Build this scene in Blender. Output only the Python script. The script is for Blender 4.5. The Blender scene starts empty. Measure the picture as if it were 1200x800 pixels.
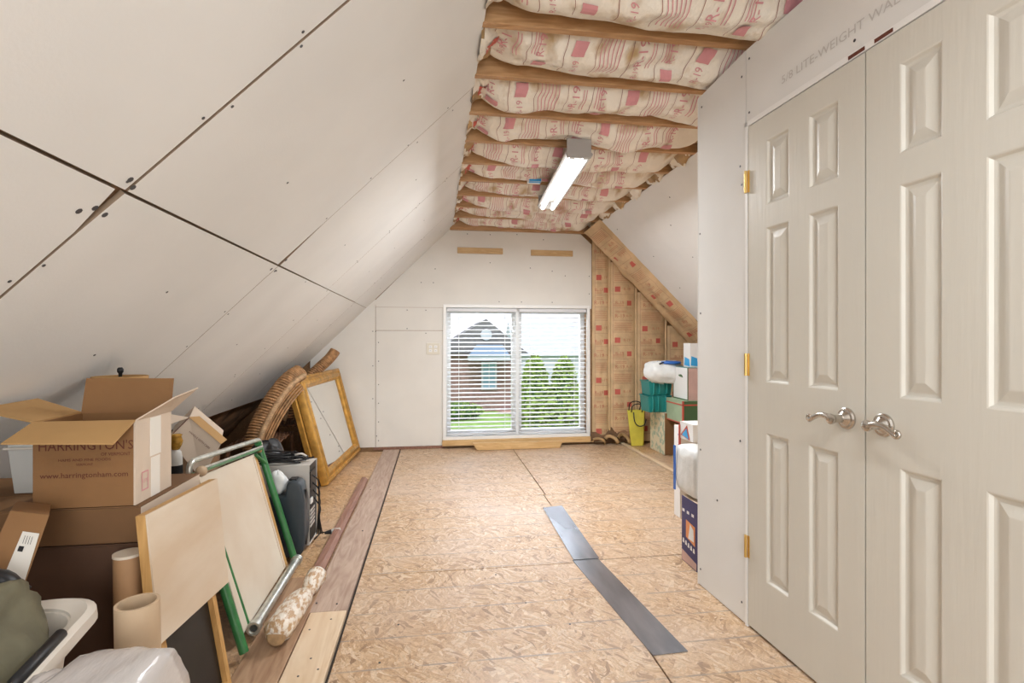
import bpy, bmesh, math, random
from mathutils import Vector, Matrix, noise
random.seed(7)
PI = math.pi
SC = bpy.context.scene
COL = SC.collection

# ---------------------------------------------------------------- camera, world, lights
YAW = math.atan(90/613.0)
CAMZ = 1.17
cam_d = bpy.data.cameras.new('camera')
cam_d.lens = 613.0/1200*36; cam_d.sensor_width = 36; cam_d.clip_start = .02; cam_d.clip_end = 300
cam_d.shift_y = -1/1200
cam = bpy.data.objects.new('camera', cam_d); COL.objects.link(cam)
cam.location = (0, 0, CAMZ); cam.rotation_euler = (PI/2, 0, -YAW)
SC.camera = cam
w = bpy.data.worlds.new('World'); SC.world = w; w.use_nodes = True
bg = w.node_tree.nodes['Background']
bg.inputs[0].default_value = (.86, .90, 1.0, 1); bg.inputs[1].default_value = .85
sun_d = bpy.data.lights.new('sun', 'SUN'); sun_d.energy = 1.7; sun_d.angle = .3
sun = bpy.data.objects.new('sun', sun_d); COL.objects.link(sun)
sun.rotation_euler = (math.radians(38), math.radians(10), math.radians(-20))
def area(name, loc, rot, sx, sy, power, col=(1, 1, 1)):
    d = bpy.data.lights.new(name, 'AREA'); d.shape = 'RECTANGLE'; d.size = sx; d.size_y = sy
    d.energy = power; d.color = col
    o = bpy.data.objects.new(name, d); COL.objects.link(o); o.location = loc; o.rotation_euler = rot
    return o
# unseen fill lamps added at the rear and window; second strip lamp also added
area('rear_fill', (.35, -2.3, 1.2), (PI/2, 0, 0), 1.3, 1.6, 46, (.92, .97, 1))
area('window_fill', (.91, 6.75, 2.15), (math.radians(62), 0, PI), 1.7, 1.0, 95, (.84, .91, 1))  # added lamp boosting the sky light that enters through the blinds
SC.view_settings.view_transform = 'Standard'; SC.view_settings.look = 'None'
SC.view_settings.gamma = 1; SC.view_settings.use_curve_mapping = False
SC.view_settings.exposure = .62

# ---------------------------------------------------------------- helpers
def at(px, py, Y):
    """point seen at pixel px,py of the 1200x800 photograph at depth Y along the room"""
    r = (px-600)/613.0; u = (399-py)/613.0
    s, c = math.sin(YAW), math.cos(YAW)
    dx, dy = s+r*c, c-r*s
    t = Y/dy
    return Vector((dx*t, Y, CAMZ+u*t))
def atx(px, py, X):
    r = (px-600)/613.0; u = (399-py)/613.0
    s, c = math.sin(YAW), math.cos(YAW)
    dx, dy = s+r*c, c-r*s
    t = X/dx
    return Vector((X, dy*t, CAMZ+u*t))
def flo(px, py, z=0):
    r = (px-600)/613.0; u = (399-py)/613.0
    s, c = math.sin(YAW), math.cos(YAW)
    t = (z-CAMZ)/u
    return Vector(((s+r*c)*t, (c-r*s)*t, z))

def wloc(o):
    v = Vector((0, 0, 0))
    while o is not None:
        v += o.location; o = o.parent
    return v
def tag(o, label=None, cat=None, group=None, kind=None):
    if label: o['label'] = label
    if cat: o['category'] = cat
    if group: o['group'] = group
    if kind: o['kind'] = kind
    return o
def thing(name, loc, label, cat, group=None):
    o = bpy.data.objects.new(name, None); COL.objects.link(o); o.location = loc
    o.empty_display_size = .1
    return tag(o, label, cat, group)

class MB:
    def __init__(s): s.v = []; s.f = []; s.m = []
    def vert(s, p): s.v.append(Vector(p)); return len(s.v)-1
    def face(s, idx, m=0): s.f.append(tuple(idx)); s.m.append(m)
    def poly(s, pts, m=0): s.face([s.vert(p) for p in pts], m)
    def obox(s, o, a, b, c, m=0):
        o, a, b, c = map(Vector, (o, a, b, c))
        P = [o, o+a, o+a+b, o+b]; P += [p+c for p in P]
        i = [s.vert(p) for p in P]
        if a.cross(b).dot(c) > 0:
            F = [(3,2,1,0),(4,5,6,7),(0,1,5,4),(1,2,6,5),(2,3,7,6),(3,0,4,7)]
        else:
            F = [(0,1,2,3),(7,6,5,4),(4,5,1,0),(5,6,2,1),(6,7,3,2),(7,4,0,3)]
        for f in F: s.face([i[k] for k in f], m)
    def box(s, x0, x1, y0, y1, z0, z1, m=0):
        s.obox((x0, y0, z0), (x1-x0, 0, 0), (0, y1-y0, 0), (0, 0, z1-z0), m)
    def prism(s, pts, ext, m=0, ms=None):
        """planar polygon extruded by vector ext"""
        n = len(pts); e = Vector(ext)
        a = [s.vert(p) for p in pts]; b = [s.vert(Vector(p)+e) for p in pts]
        s.face(a, m); s.face(b[::-1], m)
        for i in range(n):
            j = (i+1) % n; s.face((a[j], a[i], b[i], b[j]), m if ms is None else ms)
    def sweep(s, path, rad, n=12, m=0, caps=True, flat=1.0):
        path = [Vector(p) for p in path]; N = len(path)
        if not isinstance(rad, (list, tuple)): rad = [rad]*N
        T = []
        for i in range(N):
            t = path[min(i+1, N-1)]-path[max(i-1, 0)]; T.append(t.normalized())
        up = Vector((0, 0, 1)) if abs(T[0].z) < .9 else Vector((1, 0, 0))
        nrm = (up-T[0]*up.dot(T[0])).normalized(); rings = []
        for i in range(N):
            nrm = (nrm-T[i]*nrm.dot(T[i])).normalized(); bn = T[i].cross(nrm)
            rings.append([s.vert(path[i]+(nrm*math.cos(2*PI*k/n)*flat+bn*math.sin(2*PI*k/n))*rad[i]) for k in range(n)])
        for i in range(N-1):
            for k in range(n):
                l = (k+1) % n
                s.face((rings[i][k], rings[i][l], rings[i+1][l], rings[i+1][k]), m)
        if caps: s.face(rings[0][::-1], m); s.face(rings[-1], m)
    def pipe(s, p0, p1, r, ri, n=28, m=0):
        """hollow tube"""
        p0, p1 = Vector(p0), Vector(p1); T = (p1-p0).normalized()
        up = Vector((1, 0, 0)) if abs(T.x) < .9 else Vector((0, 1, 0))
        a = (up-T*up.dot(T)).normalized(); b = T.cross(a); R = []
        for p, rr in ((p0, r), (p1, r), (p1, ri), (p0, ri)):
            R.append([s.vert(p+(a*math.cos(2*PI*k/n)+b*math.sin(2*PI*k/n))*rr) for k in range(n)])
        for q in range(4):
            A, B = R[q], R[(q+1) % 4]
            for k in range(n):
                l = (k+1) % n; s.face((A[k], A[l], B[l], B[k]), m)
    def lathe(s, c, prof, n=24, m=0, axis=(0, 0, 1)):
        c = Vector(c); T = Vector(axis).normalized()
        up = Vector((1, 0, 0)) if abs(T.x) < .9 else Vector((0, 1, 0))
        a = (up-T*up.dot(T)).normalized(); b = T.cross(a); R = []
        for r, h in prof:
            R.append([s.vert(c+T*h+(a*math.cos(2*PI*k/n)+b*math.sin(2*PI*k/n))*max(r, 1e-4)) for k in range(n)])
        for i in range(len(R)-1):
            for k in range(n):
                l = (k+1) % n; s.face((R[i][k], R[i][l], R[i+1][l], R[i+1][k]), m)
        s.face(R[0][::-1], m); s.face(R[-1], m)
    def loops(s, o, a, b, n, L, Hh, prof, m=0, close=False, cx=True):
        """picture frame / moulding: successive rectangles (inset, depth along n)"""
        o, a, b, n = map(Vector, (o, a, b, n)); prev = None
        for i, h in prof:
            r = [s.vert(o+a*x+b*y+n*h) for x, y in ((i, i), (L-i, i), (L-i, Hh-i), (i, Hh-i))]
            if prev:
                for k in range(4):
                    l = (k+1) % 4; s.face((prev[k], prev[l], r[l], r[k]), m)
            prev = r
        if close: s.face(prev, m)
    def grid(s, fn, nu, nv, m=0, mf=None):
        I = [[s.vert(fn(i/nu, j/nv)) for j in range(nv+1)] for i in range(nu+1)]
        for i in range(nu):
            for j in range(nv):
                s.face((I[i][j], I[i+1][j], I[i+1][j+1], I[i][j+1]), mf(i/nu, j/nv) if mf else m)
    def build(s, name, mats, parent=None, smooth=False, origin=None, bevel=0, bseg=2):
        if not isinstance(mats, (list, tuple)): mats = [mats]
        if parent is not None: loc = wloc(parent)
        elif origin is not None: loc = Vector(origin)
        else:
            xs = [p.x for p in s.v]; ys = [p.y for p in s.v]
            loc = Vector(((min(xs)+max(xs))/2, (min(ys)+max(ys))/2, min(p.z for p in s.v)))
        me = bpy.data.meshes.new(name)
        me.from_pydata([p-loc for p in s.v], [], s.f); me.validate()
        for mt in mats: me.materials.append(mt)
        if len(mats) > 1 and len(me.polygons) == len(s.m): me.polygons.foreach_set('material_index', s.m)
        bm = bmesh.new(); bm.from_mesh(me)
        if bevel:
            bmesh.ops.remove_doubles(bm, verts=bm.verts, dist=1e-6)
            es = [e for e in bm.edges if len(e.link_faces) == 2 and e.calc_face_angle(0) > .5]
            bmesh.ops.bevel(bm, geom=es, offset=bevel, segments=bseg, profile=.5, affect='EDGES')
        bmesh.ops.recalc_face_normals(bm, faces=bm.faces) if (bevel or smooth) else None
        bm.to_mesh(me); bm.free()
        if smooth:
            me.polygons.foreach_set('use_smooth', [True]*len(me.polygons))
            if smooth == 'auto':
                try: me.set_sharp_from_angle(angle=math.radians(35))
                except Exception: pass
        me.update()
        o = bpy.data.objects.new(name, me); COL.objects.link(o)
        if parent is not None: o.parent = parent
        else: o.location = loc
        return o
def struct(o): o['kind'] = 'structure'; return o

# ---------------------------------------------------------------- materials
def mat(name, col, rough=.6, metal=0, var=.0, scale=8, stretch=(1, 1, 1), bump=0, bscale=40, spec=.5,
        trans=0, alpha=1, emit=None, estr=0, col2=None, detail=4, coat=0, sheen=0, lo=.35, hi=.65, ior=1.45):
    m = bpy.data.materials.new(name); m.use_nodes = True
    nt = m.node_tree; N = nt.nodes; L = nt.links; b = N['Principled BSDF']
    b.inputs['Base Color'].default_value = (*col, 1); b.inputs['Roughness'].default_value = rough
    b.inputs['Metallic'].default_value = metal; b.inputs['Specular IOR Level'].default_value = spec
    b.inputs['Transmission Weight'].default_value = trans; b.inputs['Alpha'].default_value = alpha
    b.inputs['Coat Weight'].default_value = coat; b.inputs['IOR'].default_value = ior
    if emit: b.inputs['Emission Color'].default_value = (*emit, 1); b.inputs['Emission Strength'].default_value = estr
    if var or bump or col2:
        tc = N.new('ShaderNodeTexCoord'); mp = N.new('ShaderNodeMapping'); mp.inputs['Scale'].default_value = stretch
        L.new(tc.outputs['Object'], mp.inputs[0])
    if var or col2:
        nz = N.new('ShaderNodeTexNoise'); nz.inputs['Scale'].default_value = scale; nz.inputs['Detail'].default_value = detail
        L.new(mp.outputs[0], nz.inputs[0])
        r = N.new('ShaderNodeValToRGB'); r.color_ramp.elements[0].position = lo; r.color_ramp.elements[1].position = hi
        c2 = col2 if col2 else tuple(max(0, c*(1-var)) for c in col)
        r.color_ramp.elements[0].color = (*c2, 1); r.color_ramp.elements[1].color = (*col, 1)
        L.new(nz.outputs[0], r.inputs[0]); L.new(r.outputs[0], b.inputs['Base Color'])
    if bump:
        n2 = N.new('ShaderNodeTexNoise'); n2.inputs['Scale'].default_value = bscale; n2.inputs['Detail'].default_value = 5
        L.new(mp.outputs[0], n2.inputs[0])
        bp = N.new('ShaderNodeBump'); bp.inputs['Strength'].default_value = bump; bp.inputs['Distance'].default_value = .01
        L.new(n2.outputs[0], bp.inputs['Height']); L.new(bp.outputs[0], b.inputs['Normal'])
    return m

def osb_mat(name, tint=(1, 1, 1), lines=True):
    m = bpy.data.materials.new(name); m.use_nodes = True
    nt = m.node_tree; N = nt.nodes; L = nt.links; b = N['Principled BSDF']
    tc = N.new('ShaderNodeTexCoord')
    dn = N.new('ShaderNodeTexNoise'); dn.inputs['Scale'].default_value = 3.2; dn.inputs['Detail'].default_value = 3
    L.new(tc.outputs['Object'], dn.inputs[0])
    sc = N.new('ShaderNodeVectorMath'); sc.operation = 'SCALE'; sc.inputs['Scale'].default_value = .22
    L.new(dn.outputs['Color'], sc.inputs[0])
    ad = N.new('ShaderNodeVectorMath'); ad.operation = 'ADD'
    L.new(tc.outputs['Object'], ad.inputs[0]); L.new(sc.outputs[0], ad.inputs[1])
    cur = None; hs = []
    for i, (ang, sx, sy) in enumerate(((.35, 11, 54), (-.6, 13, 62), (1.25, 11, 50), (2.1, 14, 60), (.9, 19, 84))):
        mp = N.new('ShaderNodeMapping'); mp.inputs['Rotation'].default_value = (0, 0, ang)
        mp2 = N.new('ShaderNodeMapping'); mp2.inputs['Scale'].default_value = (sx, sy, 1)
        L.new(ad.outputs[0], mp.inputs[0]); L.new(mp.outputs[0], mp2.inputs[0])
        v = N.new('ShaderNodeTexVoronoi'); v.inputs['Scale'].default_value = 1
        L.new(mp2.outputs[0], v.inputs[0])
        sp = N.new('ShaderNodeSeparateColor'); L.new(v.outputs['Color'], sp.inputs[0])
        r = N.new('ShaderNodeValToRGB'); e = r.color_ramp
        cols = [(0, (.27, .15, .07)), (.12, (.46, .28, .14)), (.45, (.57, .375, .21)), (.82, (.63, .45, .285)), (1, (.73, .58, .42))]
        while len(e.elements) < len(cols): e.elements.new(.5)
        for el, (p, c) in zip(e.elements, cols): el.position = p; el.color = (c[0]*tint[0], c[1]*tint[1], c[2]*tint[2], 1)
        L.new(sp.outputs[0], r.inputs[0]); hs.append(sp.outputs[1])
        if cur is None: cur = r.outputs[0]
        else:
            mx = N.new('ShaderNodeMix'); mx.data_type = 'RGBA'
            gt = N.new('ShaderNodeMath'); gt.operation = 'GREATER_THAN'; gt.inputs[1].default_value = .56
            L.new(sp.outputs[2], gt.inputs[0]); L.new(gt.outputs[0], mx.inputs['Factor'])
            L.new(cur, mx.inputs['A']); L.new(r.outputs[0], mx.inputs['B']); cur = mx.outputs['Result']
    # fine strand grain
    g = N.new('ShaderNodeTexNoise'); g.inputs['Scale'].default_value = 70; g.inputs['Detail'].default_value = 4; g.inputs['Distortion'].default_value = 1.5
    L.new(ad.outputs[0], g.inputs[0])
    gr = N.new('ShaderNodeValToRGB'); gr.color_ramp.elements[0].position = .3; gr.color_ramp.elements[0].color = (.66, .60, .56, 1)
    gr.color_ramp.elements[1].position = .6; gr.color_ramp.elements[1].color = (1.04, 1.04, 1.04, 1)
    L.new(g.outputs[0], gr.inputs[0])
    ml = N.new('ShaderNodeMix'); ml.data_type = 'RGBA'; ml.blend_type = 'MULTIPLY'; ml.inputs['Factor'].default_value = 1
    L.new(cur, ml.inputs['A']); L.new(gr.outputs[0], ml.inputs['B']); cur = ml.outputs['Result']
    # pale worn / plaster dust areas
    wn = N.new('ShaderNodeTexNoise'); wn.inputs['Scale'].default_value = 1.6; wn.inputs['Detail'].default_value = 6
    L.new(tc.outputs['Object'], wn.inputs[0])
    wr = N.new('ShaderNodeMapRange'); wr.inputs[1].default_value = .45; wr.inputs[2].default_value = .72; wr.inputs[3].default_value = .10; wr.inputs[4].default_value = .55
    L.new(wn.outputs[0], wr.inputs[0])
    mw = N.new('ShaderNodeMix'); mw.data_type = 'RGBA'; L.new(wr.outputs[0], mw.inputs['Factor'])
    L.new(cur, mw.inputs['A']); mw.inputs['B'].default_value = (.62, .50, .42, 1); cur = mw.outputs['Result']
    if lines:   # printed nailing guide lines every 0.196 m across the sheet
        sy = N.new('ShaderNodeSeparateXYZ'); L.new(tc.outputs['Object'], sy.inputs[0])
        a = N.new('ShaderNodeMath'); a.operation = 'ADD'; a.inputs[1].default_value = 10*.196-1.912+.098
        L.new(sy.outputs[1], a.inputs[0])
        mo = N.new('ShaderNodeMath'); mo.operation = 'MODULO'; mo.inputs[1].default_value = .196; L.new(a.outputs[0], mo.inputs[0])
        su = N.new('ShaderNodeMath'); su.operation = 'SUBTRACT'; su.inputs[1].default_value = .098; L.new(mo.outputs[0], su.inputs[0])
        ab = N.new('ShaderNodeMath'); ab.operation = 'ABSOLUTE'; L.new(su.outputs[0], ab.inputs[0])
        lt = N.new('ShaderNodeMapRange'); lt.inputs[1].default_value = .002; lt.inputs[2].default_value = .006; lt.inputs[3].default_value = .95; lt.inputs[4].default_value = 0
        L.new(ab.outputs[0], lt.inputs[0])
        bn = N.new('ShaderNodeTexNoise'); bn.inputs['Scale'].default_value = 9; bn.inputs['Detail'].default_value = 5; L.new(tc.outputs['Object'], bn.inputs[0])
        br = N.new('ShaderNodeMapRange'); br.inputs[1].default_value = .36; br.inputs[2].default_value = .54; L.new(bn.outputs[0], br.inputs[0])
        mm = N.new('ShaderNodeMath'); mm.operation = 'MULTIPLY'; L.new(lt.outputs[0], mm.inputs[0]); L.new(br.outputs[0], mm.inputs[1])
        ms = N.new('ShaderNodeMix'); ms.data_type = 'RGBA'; L.new(mm.outputs[0], ms.inputs['Factor'])
        L.new(cur, ms.inputs['A']); ms.inputs['B'].default_value = (.30, .25, .21, 1); cur = ms.outputs['Result']
    L.new(cur, b.inputs['Base Color']); b.inputs['Roughness'].default_value = .38
    bp = N.new('ShaderNodeBump'); bp.inputs['Strength'].default_value = .3; bp.inputs['Distance'].default_value = .004
    L.new(g.outputs[0], bp.inputs['Height']); L.new(bp.outputs[0], b.inputs['Normal'])
    return m

def wood_mat(name, c1, c2, axis='Y', rough=.55, sc=6, bump=.25, knots=True):
    st = {'X': (.12, 1, 1), 'Y': (1, .12, 1), 'Z': (1, 1, .12)}[axis]
    m = bpy.data.materials.new(name); m.use_nodes = True
    nt = m.node_tree; N = nt.nodes; L = nt.links; b = N['Principled BSDF']
    tc = N.new('ShaderNodeTexCoord'); mp = N.new('ShaderNodeMapping'); mp.inputs['Scale'].default_value = st
    L.new(tc.outputs['Object'], mp.inputs[0])
    n1 = N.new('ShaderNodeTexNoise'); n1.inputs['Scale'].default_value = sc*4; n1.inputs['Detail'].default_value = 6; n1.inputs['Distortion'].default_value = 2.5
    L.new(mp.outputs[0], n1.inputs[0])
    r = N.new('ShaderNodeValToRGB'); r.color_ramp.elements[0].position = .32; r.color_ramp.elements[1].position = .66
    r.color_ramp.elements[0].color = (*c2, 1); r.color_ramp.elements[1].color = (*c1, 1)
    L.new(n1.outputs[0], r.inputs[0]); L.new(r.outputs[0], b.inputs['Base Color'])
    b.inputs['Roughness'].default_value = rough
    bp = N.new('ShaderNodeBump'); bp.inputs['Strength'].default_value = bump; bp.inputs['Distance'].default_value = .003
    L.new(n1.outputs[0], bp.inputs['Height']); L.new(bp.outputs[0], b.inputs['Normal'])
    return m

M = {}
M['drywall'] = mat('drywall', (.81, .805, .79), .85, var=.05, scale=2.2, bump=.04, bscale=120, spec=.2)
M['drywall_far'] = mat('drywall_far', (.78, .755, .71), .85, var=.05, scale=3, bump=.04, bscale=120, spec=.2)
M['drywall_edge'] = mat('drywall_edge', (.30, .22, .15), .9)
M['door'] = mat('door_paint', (.66, .635, .57), .42, var=.02, bump=.12, bscale=60, stretch=(1, 1, .08))
M['osb'] = osb_mat('osb_sheet')
M['osb_side'] = osb_mat('osb_side', (1.0, .88, .68), False)
M['dark'] = mat('dark_gap', (.05, .04, .035), .9)
M['screw'] = mat('screw_steel', (.10, .10, .11), .5, .6)
M['joist'] = wood_mat('joist_wood', (.56, .33, .16), (.40, .21, .085), 'X')
M['deck'] = wood_mat('roof_deck', (.34, .19, .09), (.22, .12, .05), 'Y')
M['rafter_dk'] = wood_mat('shaded_rafter', (.22, .13, .07), (.14, .08, .04), 'Y')
M['stud'] = wood_mat('stud_wood', (.72, .50, .27), (.56, .36, .17), 'Z')
M['batten'] = wood_mat('batten_wood', (.62, .42, .21), (.50, .31, .13), 'X')
M['sill'] = wood_mat('sill_wood', (.72, .48, .23), (.58, .35, .14), 'X')
M['plank_old'] = wood_mat('weathered_plank', (.52, .39, .31), (.36, .24, .18), 'Y', sc=5)
M['plank_new'] = wood_mat('new_plank', (.76, .60, .43), (.66, .48, .31), 'Y', sc=3)
M['plank_brown'] = wood_mat('brown_plank', (.44, .28, .17), (.29, .16, .09), 'Y', sc=5)
M['trimwood'] = wood_mat('red_trim', (.30, .15, .10), (.20, .09, .06), 'Y')
M['kraft'] = mat('kraft_paper', (.70, .50, .29), .6, var=.22, scale=7, bump=.9, bscale=16)
M['kraft_pale'] = mat('pale_facing_paper', (.86, .80, .70), .36, col2=(.50, .34, .17), scale=5, bump=1, bscale=18, detail=10, stretch=(1.5, 1, 1), lo=.30, hi=.46)  # brown noise is kraft tone plus pleat shade put into the colour
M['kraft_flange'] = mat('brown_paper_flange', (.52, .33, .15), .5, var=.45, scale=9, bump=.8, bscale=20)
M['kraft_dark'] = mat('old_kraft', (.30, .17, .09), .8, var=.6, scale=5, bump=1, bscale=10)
M['ink'] = mat('red_ink', (.55, .12, .09), .6)
M['ink_pale'] = mat('faded_red_ink', (.66, .30, .32), .6)
M['ink_wall'] = mat('wall_ink', (.50, .20, .12), .6)
M['ink_line'] = mat('thin_ink', (.34, .15, .12), .6)
M['white'] = mat('white_vinyl', (.86, .86, .85), .35)
M['slat'] = mat('blind_slat', (.70, .71, .74), .4)
M['glass'] = mat('window_glass', (1, 1, 1), .0, trans=1, ior=1.01, spec=.2)
M['mirror'] = mat('mirror_glass', (.92, .93, .92), .03, 1)
M['gold'] = mat('gilt', (.64, .34, .07), .38, .45, var=.35, scale=18, bump=.2, bscale=60)
M['card'] = mat('cardboard', (.28, .14, .055), .75, var=.1, scale=6, bump=.06, bscale=80)
M['card_light'] = mat('light_cardboard', (.48, .28, .11), .75, var=.08, scale=6)
M['card_pale'] = mat('pale_cardboard', (.66, .54, .43), .75, var=.08, scale=6)
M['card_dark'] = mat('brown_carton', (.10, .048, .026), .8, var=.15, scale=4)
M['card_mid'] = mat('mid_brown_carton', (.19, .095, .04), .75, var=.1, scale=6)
M['tape'] = mat('clear_tape', (.80, .76, .70), .3)
M['brown_ink'] = mat('dark_brown_ink', (.13, .035, .02), .7)
M['tube'] = mat('tube_paper', (.56, .41, .27), .6, var=.1, scale=8)
M['tube_brown'] = mat('brown_tube', (.42, .24, .12), .6, var=.15, scale=8)
M['ply'] = mat('birch_plywood', (.74, .64, .52), .55, col2=(.64, .50, .36), scale=5, stretch=(1, .35, 1.2), bump=.08)
M['ply_edge'] = wood_mat('plywood_edge', (.62, .36, .13), (.46, .25, .08), 'Z')
M['ply_pale'] = mat('pale_board', (.74, .66, .55), .6, col2=(.66, .55, .43), scale=3, bump=.05)
M['green'] = mat('green_enamel', (.045, .22, .07), .3, var=.3, scale=14, coat=.3)
M['chrome'] = mat('dull_chrome', (.72, .73, .68), .3, .75, var=.3, scale=25)
M['black'] = mat('black_plastic', (.012, .012, .014), .45)
M['blackboard'] = mat('black_panel', (.008, .008, .010), .4, var=.3)
M['suit'] = mat('slate_shell', (.042, .056, .07), .38, var=.25, scale=5)
M['silver'] = mat('silver_case', (.66, .63, .59), .4, .1, var=.12, scale=3)
M['nickel'] = mat('satin_nickel', (.55, .52, .48), .25, 1)
M['brass'] = mat('hinge_brass', (.68, .48, .16), .3, .9)
M['wicker'] = mat('wicker_cane', (.50, .27, .12), .55, var=.5, scale=30, bump=.5, bscale=90)
M['wicker_lt'] = mat('wicker_braid', (.62, .40, .22), .5, var=.4, scale=40, bump=.5, bscale=90)
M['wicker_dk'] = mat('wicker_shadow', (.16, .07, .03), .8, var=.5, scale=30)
M['basket'] = mat('white_plastic', (.76, .70, .62), .35)
M['olive'] = mat('olive_cloth', (.20, .18, .11), .75, var=.4, scale=7, bump=1, bscale=7)
M['wrap'] = mat('clear_plastic_wrap', (.62, .58, .56), .2, var=.22, scale=9, bump=1, bscale=13, stretch=(1, .4, 1), coat=.4)
M['bin'] = mat('frosted_bin', (.78, .77, .73), .3, trans=.25)
M['roll'] = mat('wrapped_roll', (.82, .75, .66), .3, col2=(.52, .33, .18), scale=30, detail=10, stretch=(2.2, 1, 1.6), bump=.9, bscale=30, lo=.43, hi=.55, coat=.3)
M['roll_end'] = mat('roll_end', (.52, .33, .17), .7, var=.4, scale=30)
M['flash'] = mat('grey_strip', (.34, .35, .39), .22, .6, var=.35, scale=9, stretch=(1, .25, 1))
M['tubeglow'] = mat('lit_tube', (1, 1, 1), .4, emit=(1, .98, .95), estr=3)
M['fixture'] = mat('fixture_enamel', (.38, .36, .34), .35)
M['yellow'] = mat('yellow_bag', (.80, .72, .10), .5, var=.15, scale=8)
M['teal'] = mat('teal_plastic', (.02, .25, .24), .3)
M['bagwhite'] = mat('white_plastic_bag', (.80, .82, .82), .35, var=.12, scale=12, bump=.7, bscale=14)
M['blue'] = mat('blue_print', (.03, .14, .50), .4)
M['cyan'] = mat('cyan_print', (.05, .38, .75), .4)
M['navy'] = mat('navy_print', (.035, .035, .16), .4, var=.2)
M['boxwhite'] = mat('white_carton', (.82, .82, .82), .5)
M['pink'] = mat('pink_carton', (.62, .42, .38), .6, var=.15)
M['sage'] = mat('sage_carton', (.34, .45, .30), .6, var=.1)
M['forest'] = mat('forest_carton', (.07, .14, .06), .6)
M['redtrim'] = mat('red_edging', (.55, .10, .07), .5)
M['floral'] = mat('patterned_carton', (.76, .68, .50), .6, col2=(.42, .50, .38), scale=22, lo=.42, hi=.5)
M['orange'] = mat('orange_print', (.75, .30, .12), .5)
M['grass'] = mat('lawn', (.30, .48, .12), .9, var=.3, scale=3)
M['mulch'] = mat('mulch_bed', (.55, .36, .30), .9, var=.3, scale=4)
M['brick'] = mat('brick_wall', (.30, .19, .17), .9, var=.25, scale=5)
M['roof'] = mat('shingle_roof', (.20, .19, .20), .9, var=.2, scale=3)
M['roof_pale'] = mat('pale_roof', (.52, .55, .62), .8, var=.1, scale=2)
M['copper'] = mat('blue_metal_roof', (.20, .28, .38), .5)
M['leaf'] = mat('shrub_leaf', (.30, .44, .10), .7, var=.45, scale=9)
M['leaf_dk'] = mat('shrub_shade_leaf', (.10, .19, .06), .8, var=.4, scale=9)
M['winglass'] = mat('far_window', (.30, .42, .55), .15)
M['label'] = mat('paper_label', (.72, .68, .62), .6)
M['amber'] = mat('amber_glass', (.62, .34, .06), .15, .3, var=.5, scale=40)
M['cream'] = mat('cream_plastic', (.72, .68, .58), .4)

# ---------------------------------------------------------------- text helper
def text_mesh(s, size):
    c = bpy.data.curves.new('txt', 'FONT'); c.body = s; c.size = size; c.align_x = 'CENTER'; c.align_y = 'CENTER'; c.resolution_u = 2
    o = bpy.data.objects.new('txt', c); COL.objects.link(o)
    bpy.context.view_layer.update()
    me = bpy.data.meshes.new_from_object(o)
    V = [(v.co.x, v.co.y) for v in me.vertices]; F = [tuple(p.vertices) for p in me.polygons]
    bpy.data.objects.remove(o); bpy.data.curves.remove(c); bpy.data.meshes.remove(me)
    return V, F
_tc = {}
def add_text(mb, s, size, fn, m=0, sx=1):
    """fn maps (x,y) metres on the print plane to a 3D point"""
    k = (s, size)
    if k not in _tc: _tc[k] = text_mesh(s, size)
    V, F = _tc[k]; b = len(mb.v)
    for x, y in V: mb.v.append(Vector(fn(x*sx, y)))
    for f in F: mb.face([b+i for i in f], m)
def add_rect(mb, x0, x1, y0, y1, fn, m=0, step=.016):
    nx = max(1, int(abs(x1-x0)/step)); ny = max(1, int(abs(y1-y0)/step))
    mb.grid(lambda u, v: fn(x0+(x1-x0)*u, y0+(y1-y0)*v), nx, ny, m)

# ================================================================ THE SETTING
SX, SZ, SL = .19, 2.42, .98          # left slope starts at X=.19, Z=2.42
def lx(z): return SX+(z-SZ)/SL
RX = 1.71
def rx(z): return RX+(SZ-z)
YF = 5.75
YB = -2.6

# floor -------------------------------------------------------------
g = MB(); g.box(-2.6, 4.2, YB-.1, 6.0, -.16, -.045)
floor = struct(g.build('floor', M['deck'], origin=(0, 0, 0)))
def sheet(x0, x1, y0, y1, z=0, m='osb', name='osb_panel', gap=.003, th=.02):
    g = MB(); g.box(x0+gap, x1-gap, y0+gap, y1-gap, z-th, z); return g.build(name, M[m], floor, bevel=.0015, bseg=1)
ys = [YB, -2.2, .24, 2.68]
for y0, y1 in ((YB, -2.2), (-2.2, .24), (.24, 2.68)): sheet(-.368, .80, y0, y1)
for y0, y1 in ((YB, -.98), (-.98, 1.46), ): sheet(.80, 2.08, y0, y1)
sheet(.80, 2.08, 1.46, 2.70)
sheet(-.368, .815, 2.68, 3.9); sheet(.815, 2.08, 2.70, 3.9)
sheet(-.368, .83, 3.9, 5.74); sheet(.83, 2.08, 3.9, 5.74)
g = MB(); g.box(-.377, -.359, YB, 5.74, -.03, -.012); g.build('joint_gap', M['dark'], floor)
for y0, y1 in ((YB, 1.2), (1.2, 2.75), (2.75, 3.75), (3.75, 4.45), (4.45, 5.74)): sheet(-2.4, -.70, y0, y1, -.012, 'osb_side')
sheet(-.72, -.54, 2.72, 5.74, -.014, 'osb_side')
g = MB(); g.box(-.548, -.378, 2.345, 5.735, -.02, .004); g.build('floor_plank', M['plank_old'], floor, bevel=.003)
g = MB(); g.box(-.528, -.378, YB, 2.338, -.02, .008); tag(g.build('floor_plank', M['plank_new'], floor, bevel=.003), 'fresh pale board with nail heads')
g = MB(); g.box(-.70, -.533, YB, 2.70, -.02, .006); tag(g.build('floor_plank', M['plank_brown'], floor, bevel=.003), 'dark brown weathered board')
g = MB()
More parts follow.
